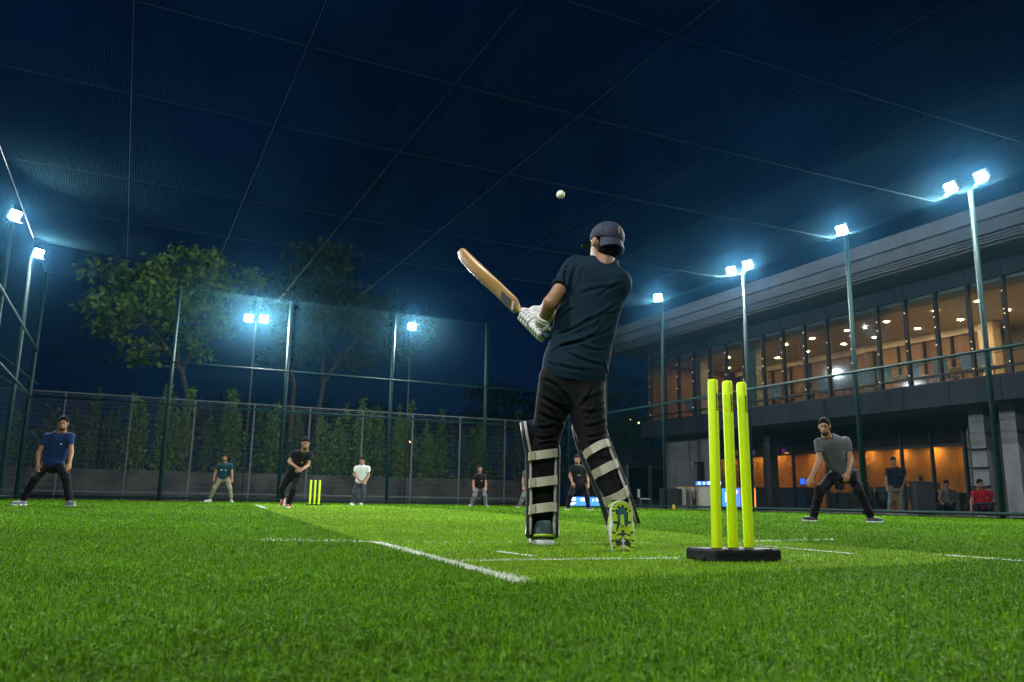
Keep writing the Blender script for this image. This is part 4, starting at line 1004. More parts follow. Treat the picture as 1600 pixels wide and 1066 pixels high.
person('person seated at a desk inside the amber lit room', dict(head=(1479, 756, -0.03), neck=(1480, 764, 0), shL=(1471, 768, 0), shR=(1490, 768, 0), elL=(1468, 780, 0), elR=(1493, 780, 0), wrL=(1472, 786, -0.25), wrR=(1488, 786, -0.25),
       hipL=(1475, 792, 0.05), hipR=(1486, 792, 0.05), knL=(1472, 792, -0.42), knR=(1489, 792, -0.42), anL=(1472, 808, -0.38), anR=(1489, 808, -0.38)), c_gtrous, c_dark, BACK, 28.5, skin=m_skin2, toes=dict(L=-FW, R=-FW), seed=23, vox=0.018, beard=False)
# ------------------------------------------------------------------ the batter
c_shirt = fabric('petrol_jersey', (0.006, 0.0175, 0.029), 0.78, 0.08, 400); c_tr = fabric('black_track', (0.007, 0.007, 0.009), 0.8, 0.1, 400); c_tr.node_tree.nodes['Principled BSDF'].inputs['Specular IOR Level'].default_value = 0.10
BD = 4.45
c_shirt.node_tree.nodes['Principled BSDF'].inputs['Specular IOR Level'].default_value = 0.06
def groove_field(p, folds, dep):
    """cloth folds: each a curved valley with a crest beside it, given by its two ends, bend, depth and width"""
    u = p @ RT; v = p[:, 2]; o = np.zeros(len(p))
    for (x0, y0, x1, y1, bend, amp, wd) in folds:
        A = at(x0, y0, dep); B = at(x1, y1, dep); a = np.array([A @ RT, A[2]]); b = np.array([B @ RT, B[2]]); d = b - a; L = np.linalg.norm(d); d = d / L; n = np.array([-d[1], d[0]])
        if n[1] < 0: n = -n
        rx = u - a[0]; ry = v - a[1]; t = (rx * d[0] + ry * d[1]) / L; q = rx * n[0] + ry * n[1] - bend * L * 4 * t * (1 - t)
        m = np.clip(np.minimum(t, 1 - t) / 0.28, 0, 1); m = m * m * (3 - 2 * m); m = np.where((t > 0) & (t < 1), m, 0)
        o += amp * m * (np.exp(-(q / wd) ** 2) - 0.75 * np.exp(-((q - 1.9 * wd) / (1.25 * wd)) ** 2) - 0.4 * np.exp(-((q + 1.9 * wd) / (1.3 * wd)) ** 2))
    return o
SHIRT_FOLDS = [(862, 520, 930, 492, -0.10, .010, .0085), (860, 538, 950, 508, -0.12, .011, .009), (857, 552, 925, 536, 0.10, .009, .008), (905, 505, 968, 470, -0.10, .010, .009), (915, 530, 962, 505, -0.12, .009, .008),
               (858, 565, 935, 582, -0.06, .009, .008), (880, 548, 948, 572, -0.08, .010, .008), (895, 535, 950, 548, -0.10, .008, .007), (868, 505, 905, 478, 0.10, .009, .008), (930, 470, 980, 445, 0.10, .008, .008),
               (900, 462, 960, 452, 0.06, .007, .010), (893, 402, 886, 452, 0.10, .010, .008), (905, 405, 893, 470, 0.08, .008, .008), (918, 408, 905, 450, 0.05, .006, .008), (950, 425, 975, 470, 0.10, .007, .008),
               (872, 488, 895, 470, 0.10, .008, .007), (850, 560, 870, 578, 0.06, .007, .007), (925, 520, 958, 490, 0.12, .007, .006), (885, 520, 915, 512, -0.15, .006, .006), (938, 560, 950, 588, 0.05, .006, .006), (900, 570, 912, 590, 0.06, .005, .006),
               (872, 425, 890, 408, 0.05, .006, .006), (940, 495, 972, 480, -0.1, .008, .007)]
LEG_FOLDS = [(840, 612, 895, 640, -0.10, .010, .010), (838, 640, 890, 655, -0.12, .010, .009), (905, 628, 945, 612, -0.08, .010, .010), (905, 645, 942, 640, -0.12, .009, .009), (838, 665, 872, 660, -0.15, .010, .008), (836, 682, 876, 676, -0.12, .011, .008), (840, 697, 874, 692, 0.12, .009, .007),
             (908, 668, 950, 655, -0.12, .010, .009), (910, 684, 952, 672, -0.12, .011, .008), (914, 698, 955, 690, 0.10, .009, .007), (870, 605, 898, 650, 0.08, .008, .009), (925, 605, 903, 640, -0.08, .008, .009), (845, 590, 875, 610, 0.05, .007, .009), (848, 630, 880, 672, 0.08, .007, .009), (915, 660, 948, 630, 0.1, .008, .008),
             (832, 720, 868, 716, -0.1, .006, .008), (832, 770, 866, 775, 0.1, .006, .008), (930, 718, 962, 712, -0.1, .006, .008), (945, 752, 972, 748, 0.1, .006, .008)]
def fold_back(p, W): return groove_field(p, SHIRT_FOLDS, BD - 0.1) + 0.0022 * fold_noise(p, 4, 26) + 0.0008 * fold_noise(p, 14, 80)
def fold_legs(p, W): return groove_field(p, LEG_FOLDS, BD - 0.08) + 0.003 * fold_noise(p, 8, 22) + 0.001 * fold_noise(p, 18, 70)
head_up = unit(UP + RT * 0.16)
face_dir = unit(FW * 0.86 - RT * 0.52 + UP * 0.08)
J = dict(head=(945, 381, -0.02), neck=(947, 411, 0.0), shL=(901, 416, 0.06), shR=(966, 440, -0.06), elL=(860, 474, -0.06), elR=(924, 500, 0.20), wrL=(846, 505, 0.05), wrR=(838, 488, 0.16), haL=(833, 515, 0.07), haR=(812, 486, 0.17),
         hipL=(873, 594, 0.02), hipR=(914, 596, -0.02), knL=(850, 698, 0.10), knR=(926, 698, -0.08), anL=(849, 824, 0.14), anR=(967, 797, -0.20))
bat_root = person('batter in dark shirt, cap, gloves and pads swinging a bat', J, c_shirt, c_tr, face_dir, BD, beard=False, shoes=False, vox=0.011, seed=2, up=head_up, fold_s=fold_back, fold_t=fold_legs, sleeve=0.62, group='players on the field', hands=False, hair_mesh=HAIR_LOW, pants_low=0.03, leg_r=(0.112, 0.078, 0.050), loose=0.014, vox_c=0.0065, hem_drop=0.018)
BW = {k: at(v[0], v[1], BD + v[2]) for k, v in J.items()}
m_rib = fabric('rib_knit', (0.010, 0.020, 0.030), 0.85, 0.08, 500)
_sp = unit((BW['shL'] + BW['shR']) / 2 - (BW['hipL'] + BW['hipR']) / 2); _nk = unit(BW['head'] - BW['neck']); _a = unit(np.cross(_nk, FW)); _b = np.cross(_nk, _a)
MB().tube([BW['neck'] + _nk * 0.004 + 0.066 * (math.cos(t) * _a + math.sin(t) * _b) - _nk * 0.012 * math.sin(t) for t in np.linspace(0, 2 * math.pi, 33)], 0.0085, 8).build('collar', m_rib, bat_root, True)
# cap
m_cap = mat('navy_cap', (0.010, 0.016, 0.036), 0.75, 0.1, 20, 0.15, 300); m_seam = mat('cap_seam', (0.006, 0.008, 0.016), 0.8, 0.1, 20)
hl, hf, hu = frame_rows(face_dir, head_up); hc = BW['head']
def cap_f(p):
    q = p.copy(); ang = np.arctan2(q[:, 0], -q[:, 1])
    d = s_ell(p, (0, -0.014, 0.034), (0.0915, 0.110, 0.094)) - 0.0014 * np.cos(ang * 3) ** 8
    return smax(d, -(p[:, 2] - 0.012 - 0.10 * p[:, 1]), 0.006)
capo = quad_obj('cap', *place(mesh_sdf(cap_f, (-0.12, -0.15, -0.03), (0.12, 0.12, 0.16), 0.006), hc, hl, hf, hu), m_cap, bat_root)
def hp(x, y, z): return hc + hl * x + hf * y + hu * z
br = MB(); nu_, nv_ = 22, 6
for top in (0, 1):
    for i in range(nu_ + 1):
        a = R(-64 + 128 * i / nu_)
        for j in range(nv_ + 1):
            t = j / nv_; ext = 0.020 * (math.cos(a * 0.98) ** 0.7 if abs(a) < R(88) else 0) * t
            x = (0.0885 + ext * 0.5) * math.sin(a); y = -0.014 - 0.107 * math.cos(a) - ext
            z = 0.004 - 0.026 * abs(math.sin(a)) ** 2.2 * (0.25 + 0.75 * t) - 0.042 * t + 0.0035 * top
            br.v.append(tuple(hp(x, y, z)))
n1 = (nu_ + 1) * (nv_ + 1); br.f = []
for i in range(nu_):
    for j in range(nv_):
        a = i * (nv_ + 1) + j; b = a + nv_ + 1
        br.f += [(a, b, b + 1, a + 1), (n1 + a, n1 + a + 1, n1 + b + 1, n1 + b)]
    e = i * (nv_ + 1) + nv_; br.f.append((e, e + nv_ + 1, n1 + e + nv_ + 1, n1 + e))
br.build('back_flap', m_cap, capo, True)
vs = MB(); nu_, nv_ = 16, 5
for top in (0, 1):
    for i in range(nu_ + 1):
        a = R(-62 + 124 * i / nu_)
        for j in range(nv_ + 1):
            t = j / nv_; ext = 0.074 * math.cos(a * 0.95) ** 0.6 * t
            vs.v.append(tuple(hp((0.088 + ext * 0.4) * math.sin(a), -0.014 + 0.105 * math.cos(a) + ext, 0.016 - 0.022 * abs(math.sin(a)) ** 2 - 0.020 * t + 0.0035 * top)))
n1 = (nu_ + 1) * (nv_ + 1)
for i in range(nu_):
    for j in range(nv_):
        a = i * (nv_ + 1) + j; b = a + nv_ + 1
        vs.f += [(a, a + 1, b + 1, b), (n1 + a, n1 + b, n1 + b + 1, n1 + a + 1)]
    e = i * (nv_ + 1) + nv_; vs.f.append((e, n1 + e, n1 + e + nv_ + 1, e + nv_ + 1))
vs.build('visor', m_cap, capo, True)
MB().ball(hp(0, -0.014, 0.129), 0.008, 8, 6).build('button', m_cap, capo, True)
for k in range(6):
    a = R(60 * k); pts = [hp(0.0925 * math.sin(t) * math.sin(a), -0.014 - 0.1112 * math.sin(t) * math.cos(a), 0.034 + 0.0950 * math.cos(t)) for t in np.linspace(0.06, 1.62, 12)]
    MB().tube(pts, 0.0013, 4).build('seam', m_seam, capo)
for z in (0.044, 0.054, 0.064, 0.075):
    t = math.acos((z - 0.034) / 0.0975); MB().obox(hp(0.003, -0.014 - 0.1125 * math.sin(t), z), hl * 0.0025, hf * 0.001, hu * 0.0035).build('stitch_mark', m_gold, capo)

# bat (held, a thing of its own)
m_willow = mat('willow', (0.36, 0.20, 0.062), 0.45, 0.18, 6, 0.1, 40, coat=0.15); m_grip = mat('bat_grip', (0.012, 0.05, 0.085), 0.8, 0.2, 30, 0.5, 150); m_stick = mat('bat_sticker', (0.045, 0.055, 0.065), 0.4, 0.2, 20); m_stickw = mat('bat_sticker_pale', (0.55, 0.55, 0.5), 0.4, 0.1, 20)
B0 = at(857, 528, BD + 0.02); B1 = at(718, 394, BD + 0.60)
bdir = unit(B1 - B0); BL = np.linalg.norm(B1 - B0)
bw = unit(np.cross(bdir, unit(B0 - CAM)) ); bn = np.cross(bw, bdir)      # bw across the blade as seen, bn its thickness
tw = R(44); bw, bn = bw * math.cos(tw) + bn * math.sin(tw), bn * math.cos(tw) - bw * math.sin(tw)
batr = empty('cricket_bat', B0, 'wooden cricket bat with rounded toe held in the white gloves', 'cricket bat')
def bat_section(s):
    """half width, front and back thickness along the bat"""
    t = np.clip((s - 0.315) / 0.05, 0, 1); w = 0.017 + (0.054 - 0.017) * (t * t * (3 - 2 * t))
    e = np.clip((s - (BL - 0.075)) / 0.075, 0, 1); w *= math.sqrt(max(0.02, 1 - e ** 2.4)); return w, 0.010 + 0.004 * (1 - t) , 0.014 + 0.018 * max(0, 1 - abs((s - BL * 0.78) / 0.24) ** 2) * t
bm_ = MB(); ss = np.concatenate([np.linspace(0.27, 0.40, 10), np.linspace(0.42, BL - 0.075, 12), BL - 0.075 + 0.0745 * np.sin(np.linspace(0.15, math.pi / 2, 9))]); prof = 12
for s in ss:
    w, tf, tb = bat_section(s)
    for k in range(prof):
        a = 2 * math.pi * k / prof; cx = math.copysign(abs(math.cos(a)) ** 0.55, math.cos(a)); sy = math.sin(a)
        bm_.v.append(tuple(B0 + bdir * s + bw * w * cx + bn * ((tf if sy > 0 else tb * (1 - 0.55 * abs(cx) ** 2)) * math.copysign(abs(sy) ** 0.6, sy))))
for i in range(len(ss) - 1):
    for k in range(prof): k2 = (k + 1) % prof; bm_.f.append((i * prof + k, i * prof + k2, (i + 1) * prof + k2, (i + 1) * prof + k))
bm_.f += [tuple(range(prof))[::-1], tuple((len(ss) - 1) * prof + k for k in range(prof))]
bm_.build('blade', m_willow, batr, True)
MB().tube([B0 + bdir * s for s in np.linspace(0, 0.285, 14)], [0.0185 if i in (0, 1) else 0.0165 for i in range(14)], 10).build('handle', m_grip, batr, True)
for (s0, s1, sg, m_, ww) in ((0.40, 0.52, 1, m_stick, 0.7), (0.40, 0.50, -1, m_stick, 0.55), (0.53, 0.57, 1, m_stickw, 0.5), (0.355, 0.375, -1, m_stickw, 0.5)):
    w0, tf, tb = bat_section((s0 + s1) / 2)
    MB().obox(B0 + bdir * (s0 + s1) / 2 + bn * sg * ((tf if sg > 0 else tb) + 0.0008), bdir * (s1 - s0) / 2, bw * w0 * ww, bn * 0.0012).build('sticker', m_, batr)

# gloves
m_glove = mat('white_glove', (0.60, 0.59, 0.57), 0.7, 0.12, 40, 0.25, 160); m_glove_d = mat('glove_palm', (0.42, 0.36, 0.30), 0.8, 0.15, 30)
def glove(c, w, el, sign):
    v = unit((w - c) - bdir * ((w - c) @ bdir)); t = np.cross(bdir, v) * sign
    rolls = []
    for k, s in enumerate((-0.039, -0.013, 0.013, 0.039)):
        for q, ph in enumerate((38, 84, 132, 180, 226, 268)):
            a = R(ph); rho = 0.037
            rolls.append((c + bdir * (s + 0.004 * math.sin(q)) + v * rho * math.cos(a) + t * rho * math.sin(a), v * math.cos(a) + t * math.sin(a), -v * math.sin(a) + t * math.cos(a), q))
    ax = unit(el - w)
    def f(p):
        d = s_slab(p, c + v * 0.035, w, bdir, 0.050, 0.037, 0.62)
        for (o, n, tg, q) in rolls:
            r = (0.0150, 0.0195, 0.0215) if q < 5 else (0.0125, 0.016, 0.018)
            B = np.stack([bdir, n, tg]); d = smin(d, s_ell(p, o, (0.0142, 0.0165, 0.0185), B), 0.0045)
        for k in range(3):   # rolls over the back of the hand
            o = c + v * (0.050 + 0.019 * k) + t * 0.014
            d = smin(d, s_cone(p, o - bdir * 0.034, o + bdir * 0.034, 0.0115, 0.0115), 0.004)
        th0 = c + v * 0.045 + bdir * 0.048; th1 = c + bdir * 0.060 - t * 0.030; d = smin(d, s_cone(p, th0, th1, 0.019, 0.016), 0.008)
        cuff = smax(s_cone(p, w - ax * 0.01, w + ax * 0.055, 0.038, 0.046), (p - (w + ax * 0.05)) @ ax, 0.005)
        return smin(d, cuff, 0.006)
    pts = np.stack([c, w, w + ax * 0.06]); lo, hi = pts.min(0) - 0.09, pts.max(0) + 0.09
    g_ = sdf_obj('glove', f, lo, hi, 0.0048, m_glove, bat_root)
    MB().tube([w + ax * 0.026 + 0.0455 * (math.cos(a) * unit(np.cross(ax, UP)) + math.sin(a) * np.cross(ax, unit(np.cross(ax, UP)))) for a in np.linspace(0, 2 * math.pi, 17)], 0.007, 6).build('wrist_strap', m_glove_d, g_, True)
glove(B0 + bdir * 0.085, BW['wrL'], BW['elL'], 1)
glove(B0 + bdir * 0.205, BW['wrR'], BW['elR'], 1)

# leg pads
m_pad = mat('pad_navy', (0.010, 0.012, 0.022), 0.5, 0.15, 20, 0.2, 60); m_pipe = mat('pad_piping', (0.40, 0.38, 0.34), 0.7, 0.12, 30, 0.2, 90); m_strap = mat('pad_strap', (0.46, 0.42, 0.33), 0.75, 0.1, 30, 0.3, 200); m_buckle = mat('strap_tab', (0.30, 0.27, 0.20), 0.6, 0.1, 30)
def pad(axis, back, side, straps, name_side):
    """axis: list of (point, half width, depth); open towards back"""
    P = [np.asarray(a[0], float) for a in axis]; n = len(P)
    def fr(i):
        d = unit(P[min(i + 1, n - 1)] - P[max(i - 1, 0)]); b = unit(back - d * (back @ d)); s = np.cross(d, b); s = s if s @ side > 0 else -s; return d, b, s
    A = np.linspace(-116, 116, 25); m = len(A); mb = MB()
    for lay in (0, 1):
        for i in range(n):
            d, b, s = fr(i); w, dp = axis[i][1], axis[i][2]; th = 0.020 * lay
            for k, a in enumerate(A):
                a = R(a); rib = 0.006 * abs(math.sin(4.5 * a)) * lay
                mb.v.append(tuple(P[i] - b * (math.cos(a) * (dp + th + rib)) + s * math.sin(a) * (w + th + rib)))
    N1 = n * m
    for i in range(n - 1):
        for k in range(m - 1):
            a = i * m + k; b2 = a + m
            mb.f += [(a, a + 1, b2 + 1, b2), (N1 + a, N1 + b2, N1 + b2 + 1, N1 + a + 1)]
        for k in (0, m - 1): a = i * m + k; mb.f.append((a, a + m, N1 + a + m, N1 + a))
    for i in (0, n - 1):
        for k in range(m - 1): a = i * m + k; mb.f.append((a, a + 1, N1 + a + 1, N1 + a))
    pd = mb.build('leg_pad', m_pad, bat_root, True)
    for sg in (-1, 1):
        pts = []
        for i in range(n):
            d, b, s = fr(i); a = R(116 * sg); w, dp = axis[i][1], axis[i][2]
            pts.append(P[i] - b * (math.cos(a) * (dp + 0.004)) + s * math.sin(a) * (w + 0.004) + b * 0.004)
        MB().tube(pts, 0.0085, 8).build('piping', m_pipe, pd, True)
        MB().tube([q + fr(i)[2] * sg * 0.015 - fr(i)[1] * 0.004 for i, q in enumerate(pts)], 0.009, 6).build('edge_roll', m_pad, pd, True)
    cum = np.cumsum([0] + [np.linalg.norm(P[i + 1] - P[i]) for i in range(n - 1)])
    for (px, py, hgt) in straps:
        # find axis parameter at that picture height
        best = None
        for t in np.linspace(0, 1, 200):
            s_ = t * cum[-1]; i = min(n - 2, int(np.searchsorted(cum, s_, 'right') - 1)); u = (s_ - cum[i]) / (cum[i + 1] - cum[i]); q = P[i] * (1 - u) + P[i + 1] * u
            e = abs(q[2] - at(px, py, BD)[2]); 
            if best is None or e < best[0]: best = (e, q, i, u)
        _, q, i, u = best; d, b, s = fr(i); w = axis[i][1] * (1 - u) + axis[i + 1][1] * u + 0.012; dp = axis[i][2] + 0.014
        aa = [R(x) for x in np.linspace(104, 256, 19)]; sm = MB()
        for lay in (0, 1):
            for hh in (-1, 1):
                for a in aa: sm.v.append(tuple(q - b * math.cos(a) * (dp + 0.007 * lay) + s * math.sin(a) * (w + 0.007 * lay) + d * hh * hgt / 2 - d * 0.012 * math.sin((a - math.pi) * 1.1)))
        L_ = len(aa)
        for k in range(L_ - 1):
            sm.f += [(k, k + 1, L_ + k + 1, L_ + k), (2 * L_ + k, 3 * L_ + k, 3 * L_ + k + 1, 2 * L_ + k + 1), (k, 2 * L_ + k, 2 * L_ + k + 1, k + 1), (L_ + k, L_ + k + 1, 3 * L_ + k + 1, 3 * L_ + k)]
        so_ = sm.build('strap', m_strap, pd, False)
        for a in (R(218), R(150)):
            c = q - b * math.cos(a) * (dp + 0.009) + s * math.sin(a) * (w + 0.009) - d * 0.012 * math.sin((a - math.pi) * 1.1); nn = unit(-b * math.cos(a) + s * math.sin(a)); tt = np.cross(d, nn)
            MB().obox(c, d * hgt * 0.46, tt * (0.004 if a < 3 else 0.018), nn * 0.003).build('strap_tab', m_buckle if a > 3 else m_pipe, so_)
pad([(at(847, 838, BD + 0.10), 0.070, 0.085), (at(847, 815, BD + 0.12), 0.068, 0.080), (at(848, 780, BD + 0.12), 0.070, 0.080), (at(848, 740, BD + 0.12), 0.073, 0.082), (at(848, 705, BD + 0.11), 0.075, 0.085), (at(843, 680, BD + 0.09), 0.076, 0.090), (at(838, 655, BD + 0.08), 0.072, 0.090)], -FW, RT, [(847, 709, 0.047), (847, 752, 0.050), (847, 796, 0.050)], 'left')
pad([(at(974, 822, BD - 0.12), 0.064, 0.082), (at(968, 802, BD - 0.14), 0.063, 0.080), (at(958, 770, BD - 0.14), 0.064, 0.080), (at(944, 735, BD - 0.11), 0.067, 0.082), (at(931, 705, BD - 0.08), 0.070, 0.085), (at(924, 686, BD - 0.04), 0.070, 0.090), (at(918, 668, BD + 0.03), 0.066, 0.090)], -FW + UP * 0.25, RT, [(930, 708, 0.045), (945, 737, 0.048), (960, 775, 0.050)], 'right')

# sports shoes
m_su = mat('shoe_knit', (0.055, 0.085, 0.105), 0.7, 0.3, 40, 0.4, 200); m_lime = mat('shoe_lime', (0.36, 0.50, 0.015), 0.55, 0.15, 30, 0.2, 80); m_tealr = mat('shoe_teal', (0.008, 0.085, 0.110), 0.5, 0.15, 20); m_dark = mat('shoe_rubber', (0.012, 0.014, 0.016), 0.6, 0.15, 20)
def sneaker(o, fwd, upv, S, wide):
    l, f, u = frame_rows(fwd, upv); l = l * wide
    up_ = quad_obj('shoe', *place(SHOE_UP, o, l, f, u, S), m_su, bat_root)
    quad_obj('midsole', *place(SHOE_SO, o, l, f, u, S), m_white_sole, up_)
    def pt(x, y, z): return o + S * (l * x + f * y + u * z)
    out = [(0.040 * math.sin(a), -0.030 - 0.040 * math.cos(a)) for a in np.linspace(-1.5, 1.5, 9)] + [(0.036, 0.03), (0.043, 0.08), (0.046, 0.12)] + [(0.042 * math.cos(a), 0.150 + 0.044 * math.sin(a)) for a in np.linspace(0.1, 3.04, 11)] + [(-0.046, 0.12), (-0.043, 0.08), (-0.036, 0.03)]
    rise = lambda y: 0.018 * max(0, min(1, (y - 0.13) / 0.07)) ** 2
    k = len(out); so_ = MB(); so_.v = [tuple(pt(x * 0.97, y, -0.003 + rise(y))) for x, y in out] + [tuple(pt(x * 0.97, y, 0.004 + rise(y))) for x, y in out]
    so_.f = [tuple(range(k))[::-1], tuple(range(k, 2 * k))] + [(i, (i + 1) % k, k + (i + 1) % k, k + i) for i in range(k)]
    sole_o = so_.build('outsole', m_tealr, up_)
    def lug(x, y, a, b, m_, ang=0.0, h=0.007):
        ca, sa = math.cos(ang), math.sin(ang)
        MB().obox(pt(x, y, -0.003 - h / 2 + rise(y)), S * (l * ca + f * sa) * a, S * (f * ca - l * sa) * b, S * u * h / 2).build('tread_lug', m_, sole_o)
    for i in range(0, k):
        x, y = out[i]; nx, ny = out[(i + 1) % k]; 
        ang = math.atan2(ny - y, nx - x); dst = math.hypot(nx - x, ny - y)
        lug((x + nx) / 2 * 0.83, 0.06 + ((y + ny) / 2 - 0.06) * 0.93, max(0.005, dst * 0.36), 0.0075, m_lime, ang)
        lug((x + nx) / 2 * 0.62, 0.06 + ((y + ny) / 2 - 0.06) * 0.83, max(0.004, dst * 0.26), 0.0045, m_dark if i % 2 else m_lime, ang, 0.006)
    for y in (0.075, 0.100, 0.125, 0.150):
        for x in (-0.017, 0.017): lug(x, y, 0.012, 0.0075, m_lime if y != 0.125 else m_dark, 0.5 if x > 0 else -0.5)
    lug(0.0, 0.030, 0.007, 0.036, m_lime, 0, 0.008); lug(-0.010, 0.058, 0.006, 0.018, m_lime, 0.5, 0.008); lug(0.010, 0.058, 0.006, 0.018, m_lime, -0.5, 0.008)
    # lime heel clip and side flashes
    MB().tube([pt(0.0455 * math.sin(a), -0.027 - 0.0455 * math.cos(a), 0.044 + 0.006 * math.cos(a)) for a in np.linspace(-1.2, 1.2, 13)], 0.0065 * S, 8).build('heel_clip', m_lime, up_, True)
    for sx in (-1, 1): MB().tube([pt(sx * 0.044, 0.00, 0.035), pt(sx * 0.048, 0.05, 0.045), pt(sx * 0.046, 0.10, 0.035)], [0.004, 0.006, 0.003], 6).build('side_flash', m_lime, up_, True)
oL = BW['anL'].copy(); oL = at(848.5, 848, BD + 0.13); oL[2] = 0.006
sneaker(oL, FW * 0.97 - RT * 0.06, UP, 1.16, 1.15)
toe = at(974, 859, BD - 0.32); heel = at(970, 781, BD - 0.29)
fdir = unit(toe - heel); sneaker(heel + fdir * 0.082, fdir, FW * 1.0 + UP * 0.1 - RT * 0.10, 1.06, 1.22)
# ------------------------------------------------------------------ stumps, ball, small things
m_stump = mat('fluorescent_yellow', (0.70, 0.92, 0.004), 0.5, 0.04, 4, spec=0.3); m_rub = mat('black_rubber', (0.011, 0.012, 0.013), 0.7, 0.2, 12, 0.2, 60, spec=0.2); m_slot = mat('slot_rubber', (0.004, 0.004, 0.005), 0.7, 0.1, 10)
def stumps(c, rot, hgt, rad, gap, base, label, detail=True, lean=0.0):
    root = empty('wicket', c, label, 'cricket stumps')
    ca, sa = math.cos(rot), math.sin(rot); ux = vec(ca, sa, 0); uy = vec(-sa, ca, 0); c = np.asarray(c, float)
    M = Matrix(((ux[0], uy[0], 0, c[0]), (ux[1], uy[1], 0, c[1]), (0, 0, 1, c[2]), (0, 0, 0, 1)))
    bl, bd, bh = base
    bo = MB().box(-bl / 2, bl / 2, -bd / 2, bd / 2, 0.002, bh, 0.010 if detail else 0.004).xform(M).build('base', m_rub, root)
    if detail:
        for k in (-1, 0, 1):
            MB().box(k * bl * 0.30 - 0.014, k * bl * 0.30 + 0.014, -bd / 2 - 0.0015, -bd / 2 + 0.02, bh - 0.012, bh + 0.0012).xform(M).build('notch', m_slot, bo)
            MB().box(k * bl * 0.30 - 0.012, k * bl * 0.30 + 0.012, -bd / 2 - 0.0015, -bd / 2 + 0.02, 0.003, 0.012).xform(M).build('foot_notch', m_slot, bo)
        MB().box(-bl / 2 + 0.02, bl / 2 - 0.02, -bd / 2 - 0.002, -bd / 2 + 0.01, bh * 0.62, bh * 0.67).xform(M).build('groove', m_slot, bo)
        for sx in (-1, 1): MB().box(sx * bl / 2 - 0.004, sx * bl / 2 + 0.0015 * sx + 0.004, -0.03, 0.03, 0.012, 0.026).xform(M).build('side_grip', m_slot, bo)
    for k in (-1, 0, 1):
        p0 = c + ux * gap * k; p0[2] = bh - 0.002; tilt = ux * (lean * k)
        zs = [0, 0.012, hgt - bh - rad * 0.55, hgt - bh - rad * 0.28, hgt - bh - rad * 0.08, hgt - bh]
        rs = [rad, rad, rad, rad * 0.92, rad * 0.74, rad * 0.42]
        st = MB().tube([p0 + UP * z + tilt * z for z in zs], rs, 20).build('stump', m_stump, root, True)
        MB().tube([p0 + UP * 0.0005, p0 + UP * 0.008], rad * 1.12, 20).build('socket', m_rub, st, True)
        if detail:
            # printed maker's strip down the side that faces right of the camera
            a = unit(-FW * 0.85 + RT * 0.62); b = np.cross(UP, a); z1 = hgt - bh - 0.065; hh = 0.075
            lab = MB(); lab.obox(p0 + UP * (z1 - hh / 2) + tilt * z1 + a * (rad + 0.0003), b * 0.0066, UP * hh / 2, a * 0.0014)
            lo = lab.build('print_strip', m_slot, st)
            for q in range(7):
                MB().obox(p0 + UP * (z1 - 0.006 - q * 0.0105) + tilt * z1 + a * (rad + 0.0018), b * random.uniform(0.0025, 0.0045), UP * random.uniform(0.002, 0.0038), a * 0.0006).build('print_mark', m_stump, st)
sc_ = at(1146, 868, 3.60); sc_[2] = 0.004
stumps(sc_, R(-1), 0.800, 0.0225, 0.0885, (0.355, 0.21, 0.056), 'three tall fluorescent yellow stumps on a black rubber base beside the batter', True, -0.010)
fc = at(491, 785, 23.4); fc[2] = 0.006
stumps(fc, R(-22), 0.72, 0.027, 0.125, (0.44, 0.16, 0.035), 'small distant yellow stumps beside the bowler', False)

m_ball = mat('white_ball', (0.66, 0.64, 0.50), 0.55, 0.12, 30, 0.2, 120)
bc = at(876, 304, 6.9)
bo = MB().ball(bc, 0.0375, 20, 14).build('cricket_ball', m_ball, None, True); tag(bo, 'pale cricket ball flying above the batter', 'ball')
sm_ = MB()
ax = unit(RT * 0.5 + UP * 0.3 - FW); e1 = unit(np.cross(ax, UP)); e2 = np.cross(ax, e1)
n0 = unit(e1 + ax * 0.4); f1 = unit(np.cross(n0, UP)); f2 = np.cross(n0, f1)
sm_.tube([bc + 0.0372 * (math.cos(a) * f1 + math.sin(a) * f2) for a in np.linspace(0, 2 * math.pi, 25)], 0.0022, 5).build('seam', m_pipe, bo, True)

# things lying along the foot of the right fence
m_yel = mat('yellow_plastic', (0.55, 0.38, 0.01), 0.5, 0.1, 10); m_grn = mat('green_glass_bottle', (0.02, 0.10, 0.05), 0.3, 0.1, 10)
p = on_x(1053, 796, 17.9); yb = empty('training_cone', (p[0], p[1], 0), 'small yellow training cone by the right fence foot', 'cone')
MB().tube([(p[0], p[1], 0.02), (p[0], p[1], 0.2)], [0.09, 0.02], 14).build('cone_body', m_yel, yb, True); MB().tube([(p[0], p[1], 0.004), (p[0], p[1], 0.02)], 0.13, 14).build('cone_foot', m_yel, yb)
p = on_x(1042, 800, 17.6); dd = MB(); 
dd.tube([(p[0], p[1], 0.004), (p[0], p[1], 0.03), (p[0], p[1], 0.05)], [0.22, 0.2, 0.12], 16); o = dd.build('ground_disc', m_rub, None); tag(o, 'flat dark disc on the turf beside the yellow cone', 'disc')

